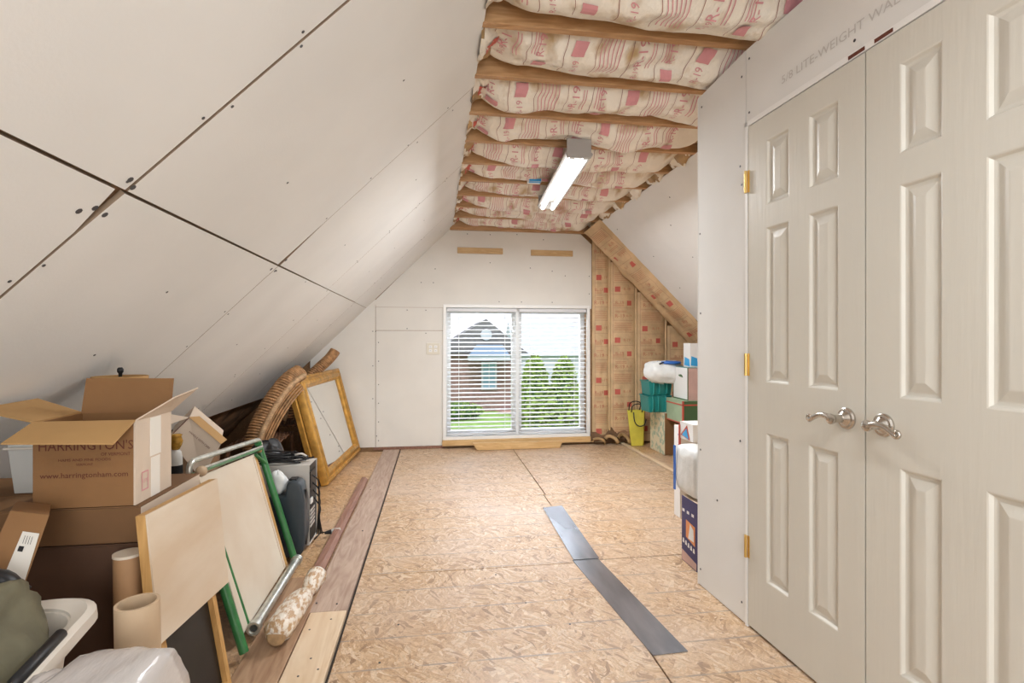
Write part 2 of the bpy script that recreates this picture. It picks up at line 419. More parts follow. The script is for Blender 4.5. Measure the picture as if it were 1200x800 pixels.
for (x, y) in ((-.43, 2.27), (-.50, 2.20), (-.45, 2.0), (-.41, 1.93), (-.47, 1.9), (-.43, 2.40), (-.52, 2.42), (-.44, 3.3), (-.50, 4.2), (-.15, 2.2), (.4, 2.3), (-.2, 1.95), (.3, 2.6), (.55, 2.1)):
    g.lathe((x, y, -.001 if x > -.36 else .006), [(.004, 0), (.004, .003)], 8)
g.build('nail_heads', M['screw'], floor)['kind'] = 'stuff'
# strip and lower floor at the right
g = MB(); g.box(2.085, 2.13, 2.45, 5.74, -.02, .012); tag(g.build('floor_plank', M['plank_new'], floor, bevel=.003), 'narrow pale board')
sheet(2.135, 4.1, 2.2, 5.74, -.004, 'osb_side')

# loose red-brown trim lying along the plank
g = MB()
g.prism([(-.604, 2.72, 0), (-.556, 2.72, 0), (-.556, 2.72, .012), (-.575, 2.72, .030), (-.604, 2.72, .034)], (0.0, 1.78, 0))
tag(g.build('wood_trim', M['trimwood']), 'dark red-brown strip of wood moulding lying along the weathered floor plank', 'moulding')

# left slope ----------------------------------------------------------
NL = Vector((-.70, 0, .714)).normalized()     # outward normal (away from room)
wall_left = MB(); o = NL*.10
wall_left.obox(Vector((lx(-.05), YB, -.05))+o, (0, YF+.25-YB, 0), (SX-lx(-.05), 0, SZ+.05), NL*.03)
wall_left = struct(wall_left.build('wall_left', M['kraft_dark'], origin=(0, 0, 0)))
def dry_left(poly, m='drywall'):
    g = MB(); pts = [Vector((lx(z), y, z)) for y, z in poly]
    g.prism(pts, NL*.0127, 0, 1); return g.build('drywall_panel', [M[m], M['drywall_edge']], wall_left)
zs = 1.521
def gp(e=.0022): return e
upper = [(YB, 1.357, 1.357), (1.362, 2.568, 2.560), (2.573, 3.716, 3.716), (3.720, 4.925, 4.925), (4.929, YF, YF)]
up = [[(YB, zs+.004), (1.352, zs+.004), (1.352, 2.42), (YB, 2.42)],
      [(1.363, zs+.004), (2.566, zs+.004), (2.570, 1.72), (2.569, 2.42), (1.363, 2.42)],
      [(2.600, zs+.004), (3.722, zs+.002), (3.722, 2.42), (2.573, 2.42), (2.574, 1.72)],
      [(3.726, zs+.002), (4.93, zs+.002), (4.93, 2.42), (3.726, 2.42)],
      [(4.933, zs), (YF, zs), (YF, 2.42), (4.933, 2.42)]]
ZL = .60
lo = [[(YB, ZL), (1.349, ZL), (1.349, zs-.10), (1.325, zs-.002), (YB, zs-.002)],
      [(1.359, ZL), (2.585, ZL), (2.585, zs-.002), (1.362, zs-.002), (1.359, zs-.11)],
      [(2.590, ZL), (3.85, ZL), (3.85, zs-.002), (2.590, zs-.002)],
      [(3.854, ZL), (4.95, ZL+.01), (4.95, zs-.002), (3.854, zs-.002)],
      [(4.954, ZL+.01), (YF, ZL+.01), (YF, zs-.002), (4.954, zs-.002)]]
for p in up+lo: dry_left(p)
g = MB()
a = Vector((lx(1.30), YB, 1.30))+NL*.015; g.obox(a, (0, YF-YB, 0), (lx(1.75)-lx(1.30), 0, .45), NL*.003)
for yy in (1.35, 2.59, 3.73, 4.93):
    a = Vector((lx(.62), yy-.045, .62))+NL*.014; g.obox(a, (0, .09, 0), (lx(2.40)-lx(.62), 0, 1.78), NL*.003)
g.build('rafter', M['rafter_dk'], wall_left)
g = MB()
R2 = random.Random(3)
for yy in (1.33, 1.375, 2.55, 2.62, 3.70, 3.74, 4.91, 4.95, .75, 1.95, 3.15, 4.3, 5.4):
    for k in range(9):
        z = .72+k*.20+R2.uniform(-.03, .03)
        if R2.random() < .35: continue
        p = Vector((lx(z), yy+R2.uniform(-.008, .008), z))
        g.lathe(p-NL*.0008, [(.0045, 0), (.0045, .001)], 8, 0, -NL)
for p in ((1.335, 1.545), (1.365, 1.535), (1.33, 1.475), (1.30, 1.46), (1.375, 1.47), (2.55, 1.50), (2.61, 1.50), (2.60, 1.55)):
    g.lathe(Vector((lx(p[1]), p[0], p[1])), [(.008, 0), (.008, .001)], 8, 0, -NL)
g.build('screw_heads', M['screw'], wall_left)['kind'] = 'stuff'
# crumpled old insulation in the eave
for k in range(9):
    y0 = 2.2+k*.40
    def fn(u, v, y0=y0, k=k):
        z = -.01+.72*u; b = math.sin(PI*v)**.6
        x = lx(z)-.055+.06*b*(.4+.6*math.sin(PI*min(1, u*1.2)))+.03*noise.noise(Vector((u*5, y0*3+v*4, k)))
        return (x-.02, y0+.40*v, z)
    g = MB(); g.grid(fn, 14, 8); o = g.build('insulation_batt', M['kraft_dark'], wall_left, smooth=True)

# far wall ------------------------------------------------------------
g = MB()
W0, W1, WZ0, WZ1 = .118, 1.700, .112, 1.538
for (x0, x1, z0, z1) in ((-2.4, W0, -.1, 2.6), (W1, 4.2, -.1, 2.6), (W0, W1, -.1, WZ0), (W0, W1, WZ1, 2.6)):
    g.box(x0, x1, YF+.02, YF+.20, z0, z1)
wall_far = struct(g.build('wall_far', M['deck'], origin=(0, 0, 0)))
def dry_far(pts):
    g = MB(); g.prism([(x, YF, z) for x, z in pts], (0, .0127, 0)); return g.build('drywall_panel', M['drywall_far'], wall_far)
dry_far([(-1.30, .03), (-.634, .03), (-.634, SZ+SL*(-.634-SX)), (-1.30, SZ+SL*(-1.30-SX))])
dry_far([(-.629, .03), (.092, .03), (.092, 1.277), (-.629, 1.277)])
dry_far([(-.629, 1.281), (.092, 1.281), (.092, 1.528), (-.629, 1.528)])
dry_far([(-.629, 1.531), (1.756, 1.531), (1.756, 2.262), (1.63, 2.375), (.14, 2.385), (lx(1.61), 1.60)])
g = MB()
for (x, z) in ((-.63, 1.27), (-.60, 1.15), (-.60, .95), (-.60, .7), (-.60, .5), (-.60, .3), (-.66, 1.27), (-.66, .9), (-.66, .55), (-.3, 1.5), (-.1, 1.5), (-.1, 1.25), (-.3, 1.3), (.0, 1.95), (-.02, 1.8), (-.15, 1.8), (.35, 2.34), (.6, 2.34), (.9, 2.35), (1.2, 2.3), (.6, 2.03), (1.05, 1.98), (1.3, 1.95), (1.45, 1.9), (1.73, 1.7), (1.73, 1.9), (.7, 1.6), (.95, 1.6), (1.3, 1.6), (-.62, .15), (-.6, .1)):
    g.lathe((x, YF-.001, z), [(.0055, 0), (.0055, .002)], 8, 0, (0, -1, 0))
g.build('screw_heads', M['screw'], wall_far)['kind'] = 'stuff'
g = MB(); g.box(-.655, .10, YF-.012, YF+.02, 0, .028); g.build('sole_plate', M['trimwood'], wall_far, bevel=.002)
# studs and batts right of the window
tops = lambda x: min(2.40, SZ-(x-RX)) - .06
for x in (1.765, 2.01, 2.275, 2.62, 3.02):
    pass
def wr_noise(a, b, c, s=1.0): return noise.noise(Vector((a*s, b*s, c)))
def print_batt(mb, fn, L, W, seed, wall=False):
    """rows of print across the batt; fn(l, w) -> point (l along the batt, w across, 0..W)"""
    R = random.Random(seed); l = R.uniform(.02, .12)
    def f2(l0, w0):
        if wall: return lambda x, y: fn(l0+y, w0+x)
        return lambda x, y: fn(l0-y, w0-x)
    add_rect(mb, .02, L-.02, W*.12, W*.12+.0022, fn, 2)
    k = R.randint(0, 3)
    while l < L-.16:
        add_rect(mb, l, l+.0025, W*.12, W*.88, fn, 2)
        kind = k % 4
        if kind == 0:
            add_rect(mb, l+.03, l+.09, W*.18, W*.18+.06, fn, 0)
            add_text(mb, 'R-19', .045, f2(l+.06, W*.62), 1)
        elif kind == 1:
            for q in range(6): add_rect(mb, l+.02+q*.017, l+.024+q*.017, W*.16, W*.80, fn, 1)
        elif kind == 2:
            add_text(mb, 'R-19', .06, f2(l+.05, W*.36), 1)
            add_text(mb, 'R-19', .035, f2(l+.05, W*.70), 1)
            for q in range(2): add_rect(mb, l+.09+q*.015, l+.094+q*.015, W*.2, W*.6, fn, 1)
        else:
            add_rect(mb, l+.03, l+.085, W*.62, W*.62+.055, fn, 0)
            for q in range(3): add_rect(mb, l+.02+q*.013, l+.024+q*.013, W*.12, W*.5, fn, 1)
            add_text(mb, 'R-19', .05, f2(l+.06, W*.35), 1)
        l += .145+R.uniform(-.01, .01); k += 1
bx = [1.765, 1.965, 2.285, 2.645, 3.05, 3.45]
for k in range(5):
    x0, x1 = bx[k], bx[k+1]; W = x1-x0; L = tops((x0+x1)/2)+.10
    def fn(l, w_, x0=x0, W=W, k=k):
        v = w_/W; b = max(0, math.sin(PI*min(1, max(0, v))))**.55
        y = YF+.005-.045*b-.012*wr_noise(l*3, v*3, k*7)*b-.006*wr_noise(l*9, v*8, k)
        return (x0+w_, y, .02+l)
    g = MB(); g.grid(lambda u, v: fn(u*L, v*W), 50, 12)
    bt = g.build('insulation_batt', M['kraft'], wall_far, smooth=True)
    g = MB(); pf = lambda l, w_, fn=fn: Vector(fn(l, w_))+Vector((0, -.004, 0))
    print_batt(g, pf, L, W, 40+k, True)
    g.build('print', [M['ink'], M['ink_wall'], M['ink_line']], bt)['kind'] = 'stuff'
    g = MB()
    def pl(u, v, x1=x1, k=k):
        return (x1-.014+.028*v+.004*wr_noise(u*12, v, k), YF-.012-.012*math.sin(PI*v), .02+u*(tops(x1)+.05))
    g.grid(pl, 30, 4); g.build('paper_flange', M['kraft'], wall_far, smooth=True)
# crumpled insulation at the foot of the wall
g = MB()
def fn(u, v):
    x = 1.73+.48*u; a = v*PI
    return (x, YF-.10*math.sin(a)*(.7+.5*wr_noise(u*4, v*3, 1)), .015+.18*(1-math.cos(a))/2*(.6+.8*abs(wr_noise(u*3, v*2, 5))))
g.grid(fn, 24, 12); g.build('insulation_scrap', M['kraft_dark'], wall_far, smooth=True)
g = MB()
for k in range(3):
    x = 1.80+k*.12
    g.sweep([(x+.05*math.cos(t)*1.5+.02*k, YF-.12-.03*math.sin(t*2+k), .02+.06*math.sin(t)*(1+.3*k)) for t in [i*PI/8 for i in range(7)]], .009, 8, flat=2.2)
g.build('paper_curl', M['kraft_flange'], wall_far, smooth=True)

# right slope ---------------------------------------------------------
NR = Vector((.7071, 0, .7071))
g = MB(); g.obox(Vector((RX, 2.2, SZ))+NR*.14, (0, 3.8, 0), (2.5, 0, -2.5), NR*.03)
wall_right = struct(g.build('wall_right', M['deck'], origin=(0, 0, 0)))
def dry_right(poly):
    g = MB(); g.prism([Vector((rx(z), y, z)) for y, z in poly], NR*.0127); return g.build('drywall_panel', M['drywall'], wall_right)
dry_right([(2.2, 1.20), (5.19, 1.20), (5.262, 2.415), (2.2, 2.415)])
dry_right([(2.2, .35), (5.18, .35), (5.188, 1.196), (2.2, 1.196)])
g = MB()
for p in ((3.6, 2.1), (3.62, 2.0), (4.2, 2.15), (4.3, 1.9), (4.9, 2.0), (4.95, 1.7), (4.4, 1.6), (5.1, 2.3), (3.9, 2.3)):
    g.lathe(Vector((rx(p[1]), p[0], p[1])), [(.006, 0), (.006, .0015)], 8, 0, -NR)
g.build('screw_heads', M['screw'], wall_right)['kind'] = 'stuff'
# the bulging batt in the open bay between drywall and far wall
def rfn(l, w_):
    v = w_/.50; z = SZ-.02-l*.7071
    y = 5.245+.075*min(1, l/1.5)*0-(.0593)*(l/1.2)*.7+ w_*(1+.06*l)
    b = max(0, math.sin(PI*min(1, max(0, v*.98+.01))))**.6
    d = .13*b+.022*wr_noise(l*2.5, v*4, 3)+.022*wr_noise(l*5, v*11, 8)+.030*wr_noise(l*1.3, v*8, 21)*(1.3-v)+.010*wr_noise(l*14, v*14, 5)
    return Vector((rx(z), min(y, YF-.005), z))-NR*(d-.02)
g = MB(); g.grid(lambda u, v: rfn(u*2.9-.05, v*.5), 90, 18)
bt = g.build('insulation_batt', M['kraft'], wall_right, smooth=True)
g = MB(); print_batt(g, lambda l, w_: rfn(l, w_*.62)-NR*.005, 2.6, .42, 91); g.build('print', [M['ink'], M['ink_wall'], M['ink_line']], bt)['kind'] = 'stuff'

# flat ceiling: deck, joists and bulging faced batts --------------------
g = MB(); g.box(-.3, 2.3, YB, YF+.2, 2.60, 2.63)
ceiling = struct(g.build('ceiling', M['deck'], origin=(0, 0, 0)))
jy = [2.04+.4065*k for k in range(-11, 10)]
jy = [y for y in jy if y > YB]
for y in jy:
    g = MB(); yy = min(y, YF-.045)
    g.box(.10, 1.86, yy-.0, yy+.038, 2.415, 2.60); g.build('joist', M['joist'], ceiling, bevel=.003)
g = MB(); g.box(.16, 1.72, YF-.06, YF-.005, 2.375, 2.42); g.build('joist', M['joist'], ceiling, bevel=.003)
for k, y in enumerate(jy[:-1]):
    y0, y1 = y+.040, jy[k+1]-.004
    if y1 < .3: continue
    W = y1-y0; R = random.Random(100+k); ph = R.uniform(0, 9); L = 1.60
    dark = R.uniform(.05, .09)
    def fn(l, w_, y0=y0, W=W, ph=ph, L=L, dark=dark, off=0):
        u = l/L; v = w_/W
        e = min(1, max(0, u/.16))*min(1, max(0, (1-u)/.13)); e = e*e*(3-2*e)
        n1 = wr_noise(u*3.4, v*.8, ph); n2 = wr_noise(u*9, v*5, ph+3); n3 = wr_noise(u*24, v*5, ph+6)
        b = max(0., math.sin(PI*(min(1, max(0, v))**1.15)))**.5
        hang = .150+.05*n1
        z = 2.530 - b*hang*(.30+.70*e) - .020*n2*b - .013*n3*(1-b*.4)
        z -= .010*abs(wr_noise(u*40, v*3, ph+9))*(1-v)
        vm = .90+.10*wr_noise(u*4.5, 0, ph+12)+.05*wr_noise(u*14, 0, ph)-.22*(1-e)
        if v > vm: z += .10*min(1, (v-vm)/.06)
        yy = y0+w_-.010*n3*b
        if v < .12: z -= .035*max(0, wr_noise(u*5, 1, ph+20)+.1)*(1-v/.12)
        return Vector((.14+l*(1.0)+.02*n2, min(max(yy, y0-.001), y0+W), z))
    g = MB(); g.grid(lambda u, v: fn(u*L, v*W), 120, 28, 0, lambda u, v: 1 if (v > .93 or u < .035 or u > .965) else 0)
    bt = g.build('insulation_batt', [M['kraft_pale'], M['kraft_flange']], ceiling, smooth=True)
    g = MB(); print_batt(g, lambda l, w_, fn=fn: fn(l, w_)-Vector((0, .001, .006)), L-.12, W*.74, 300+k)
    g.build('print', [M['ink_pale'], M['ink_pale'], M['ink_line']], bt)['kind'] = 'stuff'
    # crumpled batt ends turned down along the left slope and the right slope
    for side in (0, 1):
        def cf(u, v, side=side, y0=y0, W=W, ph=ph):
            n = wr_noise(u*3, v*4, ph+side*5); n2 = wr_noise(u*8, v*9, ph+side)
            x = .185+.13*u; z = 2.425+.10*u-.02*math.sin(PI*v)*1.2+.03*n+.02*n2
            if side: x = 1.715-.13*u
            return (x, y0+W*(.04+.80*v)+.01*n2, z)
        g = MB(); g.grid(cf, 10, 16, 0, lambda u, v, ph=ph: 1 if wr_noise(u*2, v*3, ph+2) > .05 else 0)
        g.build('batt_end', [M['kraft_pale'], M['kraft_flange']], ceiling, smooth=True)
        if side == 0:
            g = MB(); g.grid(lambda u, v: Vector(cf(.25+.5*u, .35+.3*v))-Vector((0, 0, .005)), 5, 5)
            g.build('print', M['ink'], ceiling)

# closet wall ----------------------------------------------------------
CA = math.atan(.037)                         # slightly out of square
def cw(y, z, d=0):                            # d = distance in front of the closet face (into the room)
    x = 1.255-.037*(y-2.33)
    return Vector((x-d*math.cos(CA), y-d*math.sin(CA), z))
Ydir = (cw(0, 0)-cw(1, 0)).normalized()       # towards the camera
g = MB()
g.prism([cw(2.362, 0, -.02), cw(2.362, 2.35, -.02), cw(1.995, 2.35, -.02), cw(1.995, 0, -.02)], (.10, 0, 0))
g.prism([cw(2.0, 2.07, -.02), cw(2.0, 2.35, -.02), cw(YB, 2.35, -.02), cw(YB, 2.07, -.02)], (.10, 0, 0))
g.prism([cw(.79, 0, -.02), cw(.79, 2.08, -.02), cw(YB, 2.08, -.02), cw(YB, 0, -.02)], (.10, 0, 0))
g.box(1.28, 3.6, 2.28, 2.34, 0, 1.9)
wall_closet = struct(g.build('wall_closet', M['stud'], origin=(0, 0, 0)))
def dry_c(pts, m='drywall'):
    g = MB(); g.prism([cw(y, z) for y, z in pts], (.0127, 0, 0)); return g.build('drywall_panel', M[m], wall_closet)
dry_c([(2.365, .004), (2.365, 2.335), (1.996, 2.366), (1.996, .004)])
dry_c([(1.992, 2.068), (1.992, 2.366), (YB, 2.366), (YB, 2.068)])
dry_c([(.76, .004), (.76, 2.064), (YB, 2.064), (YB, .004)])
g = MB(); g.prism([cw(2.367, 0, .001), cw(2.367, 2.335, .001), cw(2.367, 2.335, -.12), cw(2.367, 0, -.12)], (0, -.004, 0))
g.build('corner_bead', M['drywall'], wall_closet)
g = MB()
for (y, z) in ((2.34, .08), (2.34, .65), (2.34, 1.3), (2.345, 1.68), (2.02, .08), (2.03, .75), (2.02, 2.27), (2.03, 1.9), (1.97, 2.10), (1.97, 2.32), (1.45, 2.10), (1.4, 2.33), (2.33, 2.28), (2.02, 1.82), (2.2, .45)):
    g.lathe(cw(y, z, .001), [(.005, 0), (.005, .001)], 8, 0, (-1, 0, 0))
g.build('screw_heads', M['screw'], wall_closet)['kind'] = 'stuff'
M['stamp'] = mat('embossed_lettering', (.60, .58, .56), .9)
g = MB(); add_text(g, '5/8 LITE-WEIGHT WALL AND CEILING BOARD', .042, lambda x, y: cw(1.28-x, 2.135+y, .0012), 0, 1.15)
g.build('board_lettering', M['stamp'], wall_closet)
# thin white frame round the doors
g = MB()
g.prism([cw(1.994, 0, .004), cw(1.994, 2.066, .004), cw(1.980, 2.066, .004), cw(1.980, 0, .004)], (.05, 0, 0))
g.prism([cw(1.994, 2.046, .004), cw(1.994, 2.066, .004), cw(.80, 2.066, .004), cw(.80, 2.046, .004)], (.05, 0, 0))
g.prism([cw(.815, 0, .004), cw(.815, 2.066, .004), cw(.80, 2.066, .004), cw(.80, 0, .004)], (.05, 0, 0))
struct(g.build('trim_1', M['white'], origin=(0, 0, 0)))
g = MB(); g.prism([cw(2.0, 0, -.045), cw(2.0, 2.07, -.045), cw(.75, 2.07, -.045), cw(.75, 0, -.045)], (.01, 0, 0)); g.build('gap_shade_sheet', M['dark'], wall_closet)  # dark sheet added behind the doors to put shade in their gaps
# doors (six moulded panels each, oriented so the face looks into the room)
def make_door(idx, ya, yb, cols, hinge_y, lever_y, lever_dir):
    def P(y, z, d=0): return cw(y, z, d+.002)
    rows = [(.232, .812), (1.008, 1.608), (1.694, 1.948)]
    ysx = sorted([ya, yb]+[c for cc in cols for c in cc], reverse=True)
    zsx = sorted([.012, 2.042]+[z for r in rows for z in r])
    g = MB()
    for i in range(len(ysx)-1):
        for j in range(len(zsx)-1):
            y1, y0 = ysx[i], ysx[i+1]; z0, z1 = zsx[j], zsx[j+1]
            isp = any(abs(y1-c[0]) < 1e-6 for c in cols) and any(abs(z0-r[0]) < 1e-6 for r in rows)
            if not isp: g.poly([P(y1, z0), P(y0, z0), P(y0, z1), P(y1, z1)])
            else:
                prev = None
                for ins, d in ((0, 0), (.004, -.0015), (.010, -.009), (.016, -.0105), (.020, -.0105), (.046, -.002), (.050, -.0015)):
                    r = [g.vert(P(y1-ins, z0+ins, d)), g.vert(P(y0+ins, z0+ins, d)), g.vert(P(y0+ins, z1-ins, d)), g.vert(P(y1-ins, z1-ins, d))]
                    if prev:
                        for k in range(4): l = (k+1) % 4; g.face((prev[k], prev[l], r[l], r[k]))
                    prev = r
                g.face(prev)
    # edges and back
    Y1, Y0, Z0, Z1 = ya, yb, .012, 2.042
    q = [P(Y1, Z0), P(Y0, Z0), P(Y0, Z1), P(Y1, Z1)]; b = [P(Y1, Z0, -.035), P(Y0, Z0, -.035), P(Y0, Z1, -.035), P(Y1, Z1, -.035)]
    for k in range(4): l = (k+1) % 4; g.poly([q[l], q[k], b[k], b[l]])
    g.poly(b[::-1])
    d = struct(g.build('door_%d' % idx, M['door'], origin=(0, 0, 0)))
    if hinge_y:
        for z in (1.82, 1.072, .328):
            h = MB(); h.sweep([P(hinge_y, z-.045, .006), P(hinge_y, z+.045, .006)], .006, 12)
            h.prism([P(hinge_y-.002, z-.045, .001), P(hinge_y-.018, z-.045, .001), P(hinge_y-.018, z+.045, .001), P(hinge_y-.002, z+.045, .001)], (.001, 0, 0))
            h.prism([P(hinge_y+.002, z-.045, .004), P(hinge_y+.010, z-.045, .004), P(hinge_y+.010, z+.045, .004), P(hinge_y+.002, z+.045, .004)], (.001, 0, 0))
            h.build('hinge', M['brass'], d, smooth='auto')
    # scroll lever
    z = .925; y = lever_y; O = P(y, z, 0); nx = Vector((-math.cos(CA), -math.sin(CA), 0)); dy = -Ydir*lever_dir
    h = MB()
    h.lathe(O, [(.034, 0), (.034, .006), (.030, .010), (.024, .011), (.018, .017), (.0125, .022), (.0125, .050), (.015, .053), (.0165, .058), (.016, .063), (.010, .066)], 28, 0, nx)
    ho = h.build('door_handle', M['nickel'], d, smooth='auto')
    h = MB(); A = O+nx*.057; path = []; rad = []
    for i in range(15):
        t = i/14; path.append(A+dy*(.092*t)+Vector((0, 0, .010*math.sin(t*PI*1.1)-.014*t*t))); rad.append(.010-.003*t)
    c = path[-1]+Vector((0, 0, .010)); r0 = .010
    for i in range(1, 16):
        a = -PI/2+i*PI*1.7/15*1.0; rr = r0*(1-.045*i)
        path.append(c+dy*math.cos(a)*rr+Vector((0, 0, math.sin(a)*rr))); rad.append(.0065-.0002*i)
    h.sweep(path, rad, 12); h.build('lever', M['nickel'], ho, smooth=True)
    h = MB(); h.lathe(O+nx*.0115+Vector((0, 0, .022)), [(.0025, 0), (.0025, .002)], 8, 0, nx); h.build('lock_hole', M['black'], ho)
    return d
make_door(1, 1.9765, 1.4130, [(1.866, 1.739), (1.643, 1.512)], 1.984, 1.478, 1)
make_door(2, 1.4075, .842, [(1.296, 1.175), (1.069, .945)], None, 1.345, -1)
g = MB()
for y in (1.44, 1.345):
    g.prism([cw(y+.03, 2.049, .006), cw(y-.03, 2.049, .006), cw(y-.03, 2.060, .006), cw(y+.03, 2.060, .006)], (.004, 0, 0))
struct(g.build('trim_2', M['brown_ink'], origin=(0, 0, 0)))

# wall behind the camera
g = MB(); g.box(-2.6, 4.2, YB-.15, YB-.02, -.1, 2.7); struct(g.build('wall_behind', M['drywall'], origin=(0, 0, 0)))

# ---------------------------------------------------------------- window and blinds
g = MB()
F = YF-.012
def ring(g, x0, x1, z0, z1, w_, y0, y1):
    g.box(x0, x1, y0, y1, z1-w_, z1); g.box(x0, x1, y0, y1, z0, z0+w_); g.box(x0, x0+w_, y0, y1, z0+w_, z1-w_); g.box(x1-w_, x1, y0, y1, z0+w_, z1-w_)
ring(g, .085, 1.735, .088, 1.566, .034, F-.006, YF+.16)
win = struct(g.build('window_1', M['white'], origin=(0, 0, 0), bevel=.003))
for k, (x0, x1) in enumerate(((.119, .905), (.915, 1.701))):
    g = MB(); ring(g, x0+.002, x1-.002, .124, 1.530, .05, YF+.09, YF+.15); g.build('window_frame', M['white'], win, bevel=.004)
    g = MB(); g.box(x0+.04, x1-.04, YF+.118, YF+.122, .16, 1.49); g.build('window_pane', M['glass'], win)
g = MB(); g.box(.895, .925, YF+.06, YF+.16, .12, 1.53); g.build('mullion', M['white'], win)
blinds = []
for k, (x0, x1) in enumerate(((.128, .898), (.925, 1.694))):
    t = thing('window_blind', ((x0+x1)/2, YF+.03, .12), ('white horizontal slatted blind over the left half of the far window', 'white horizontal slatted blind over the right half of the far window')[k], 'blind', 'blinds at the far window')
    g = MB(); g.box(x0, x1, YF+.0, YF+.055, 1.488, 1.526); g.build('head_rail', M['slat'], t, bevel=.003)
    g = MB(); g.box(x0, x1, YF+.006, YF+.056, .135, .153); g.build('bottom_rail', M['slat'], t, bevel=.003)
    n = 29; me = None
    for i in range(n):
        z = .178+i*(1.475-.178)/(n-1)
        if me is None:
            g = MB(); a = math.radians(7)
            for j in range(5):
                pass
            def sf(u, v, z=z):
                yy = (v-.5)*.050; zz = .0018*(1-(2*v-1)**2)+yy*math.tan(a)
                return (x0+.002+(x1-x0-.004)*u, YF+.031+yy, z+zz)
            g.grid(sf, 1, 5); b0 = len(g.v)
            g.grid(lambda u, v: Vector(sf(1-u, v))-Vector((0, 0, .0028)), 1, 5)
            g.poly([sf(0, 0), sf(1, 0), Vector(sf(1, 0))-Vector((0, 0, .0028)), Vector(sf(0, 0))-Vector((0, 0, .0028))])
            o = g.build('slat', M['slat'], t); me = o.data; z00 = z
        else:
            o = bpy.data.objects.new('slat', me); COL.objects.link(o); o.parent = t; o.location = (0, 0, z-z00)
    for cx in (x0+.13, x1-.13):
        g = MB(); g.box(cx-.0012, cx+.0012, YF+.003, YF+.0045, .15, 1.49); g.box(cx-.0012, cx+.0012, YF+.0565, YF+.058, .15, 1.49); g.build('ladder_cord', M['white'], t)
# wooden sill under the window, loose plank in front
g = MB(); g.box(.075, 1.765, YF-.055, YF+.0, .030, .088); struct(g.build('trim_3', M['sill'], origin=(0, 0, 0), bevel=.003))
a, b = flo(557, 526), flo(655, 525)
g = MB(); yb = 5.56
g.prism([(.44, yb, .003), (1.345, yb, .003), (1.375, yb, .075), (.395, yb, .078)], (0, .06, 0))
tag(g.build('loose_plank', M['sill'], bevel=.003), 'short bare wood plank with slanted ends lying on the floor below the window', 'plank')
# two battens high on the far wall
for (x0, x1, zc, lab) in ((.24, .74, 2.157, 'short brown wood batten fixed high on the far wall, the left one'), (1.056, 1.535, 2.150, 'short brown wood batten fixed high on the far wall, the right one')):
    g = MB(); g.box(x0, x1, YF-.02, YF-.0005, zc-.032, zc+.032)
    tag(g.build('wood_batten', M['batten'], bevel=.002), lab, 'batten', 'battens on the far wall')
# outlet
p = at(507.5, 408.5, YF-.002); t = thing('wall_outlet', p, 'almond double-gang electrical outlet plate left of the window', 'outlet')
g = MB(); g.box(p.x-.072, p.x+.072, p.y-.006, p.y, p.z-.062, p.z+.062); g.build('cover_plate', M['cream'], t, bevel=.003)
for dx in (-.028, .028):
    for dz in (-.021, .021):
        g = MB(); g.box(p.x+dx-.016, p.x+dx+.016, p.y-.008, p.y-.005, p.z+dz-.014, p.z+dz+.014); s_ = g.build('socket', M['white'], t, bevel=.002)
        g = MB(); g.box(p.x+dx-.006, p.x+dx-.0035, p.y-.0085, p.y-.0075, p.z+dz-.005, p.z+dz+.006); g.box(p.x+dx+.0035, p.x+dx+.006, p.y-.0085, p.y-.0075, p.z+dz-.005, p.z+dz+.006); g.build('slot', M['black'], s_)

# ---------------------------------------------------------------- strip light
t = thing('strip_light', (.89, 3.66, 2.26), 'twin-tube fluorescent strip light hanging under the insulated ceiling', 'lamp')
xa, xb, ya, yb = .855, .925, 3.05, 4.27
def fx(y): return xa+(xb-xa)*(y-ya)/(yb-ya)
g = MB(); dirv = Vector((xb-xa, yb-ya, 0))
pr = [(-.085, .012), (-.070, .012), (-.040, .045), (.040, .045), (.070, .012), (.085, .012), (.085, .020), (.048, .06), (.048, .10), (-.048, .10), (-.048, .06), (-.085, .020)]
g.prism([(xa+x, ya, 2.275+z) for x, z in pr], dirv); g.build('housing', M['fixture'], t)
for yy, q in ((ya-.004, 0), (yb, 1)):
    g = MB(); g.box(fx(yy)-.075, fx(yy)+.075, yy-.002, yy+.012, 2.268, 2.38); g.build('end_cap', M['fixture'], t, bevel=.002)
for dx in (-.042, .042):
    g = MB(); g.sweep([(xa+dx, ya+.02, 2.272), (xb+dx, yb-.008, 2.272)], .016, 16); g.build('fluorescent_tube', M['tubeglow'], t, smooth='auto')
    for yy in (ya+.022, yb-.02):
        g = MB(); g.box(fx(yy)+dx-.014, fx(yy)+dx+.014, yy-.01, yy+.008, 2.262, 2.315); g.build('lamp_holder', M['white'], t)
def tube_light(x, y0, x2, y1, z, power):
    a_ = math.atan2(x2-x, y1-y0)
    area('tube_lamp_light', ((x+x2)/2, (y0+y1)/2, z), (0, 0, -a_), .026, math.hypot(x2-x, y1-y0)-.03, power, (.95, .98, 1))
for dx in (-.042, .042): tube_light(xa+dx, ya+.03, xb+dx, yb-.02, 2.255, 20)
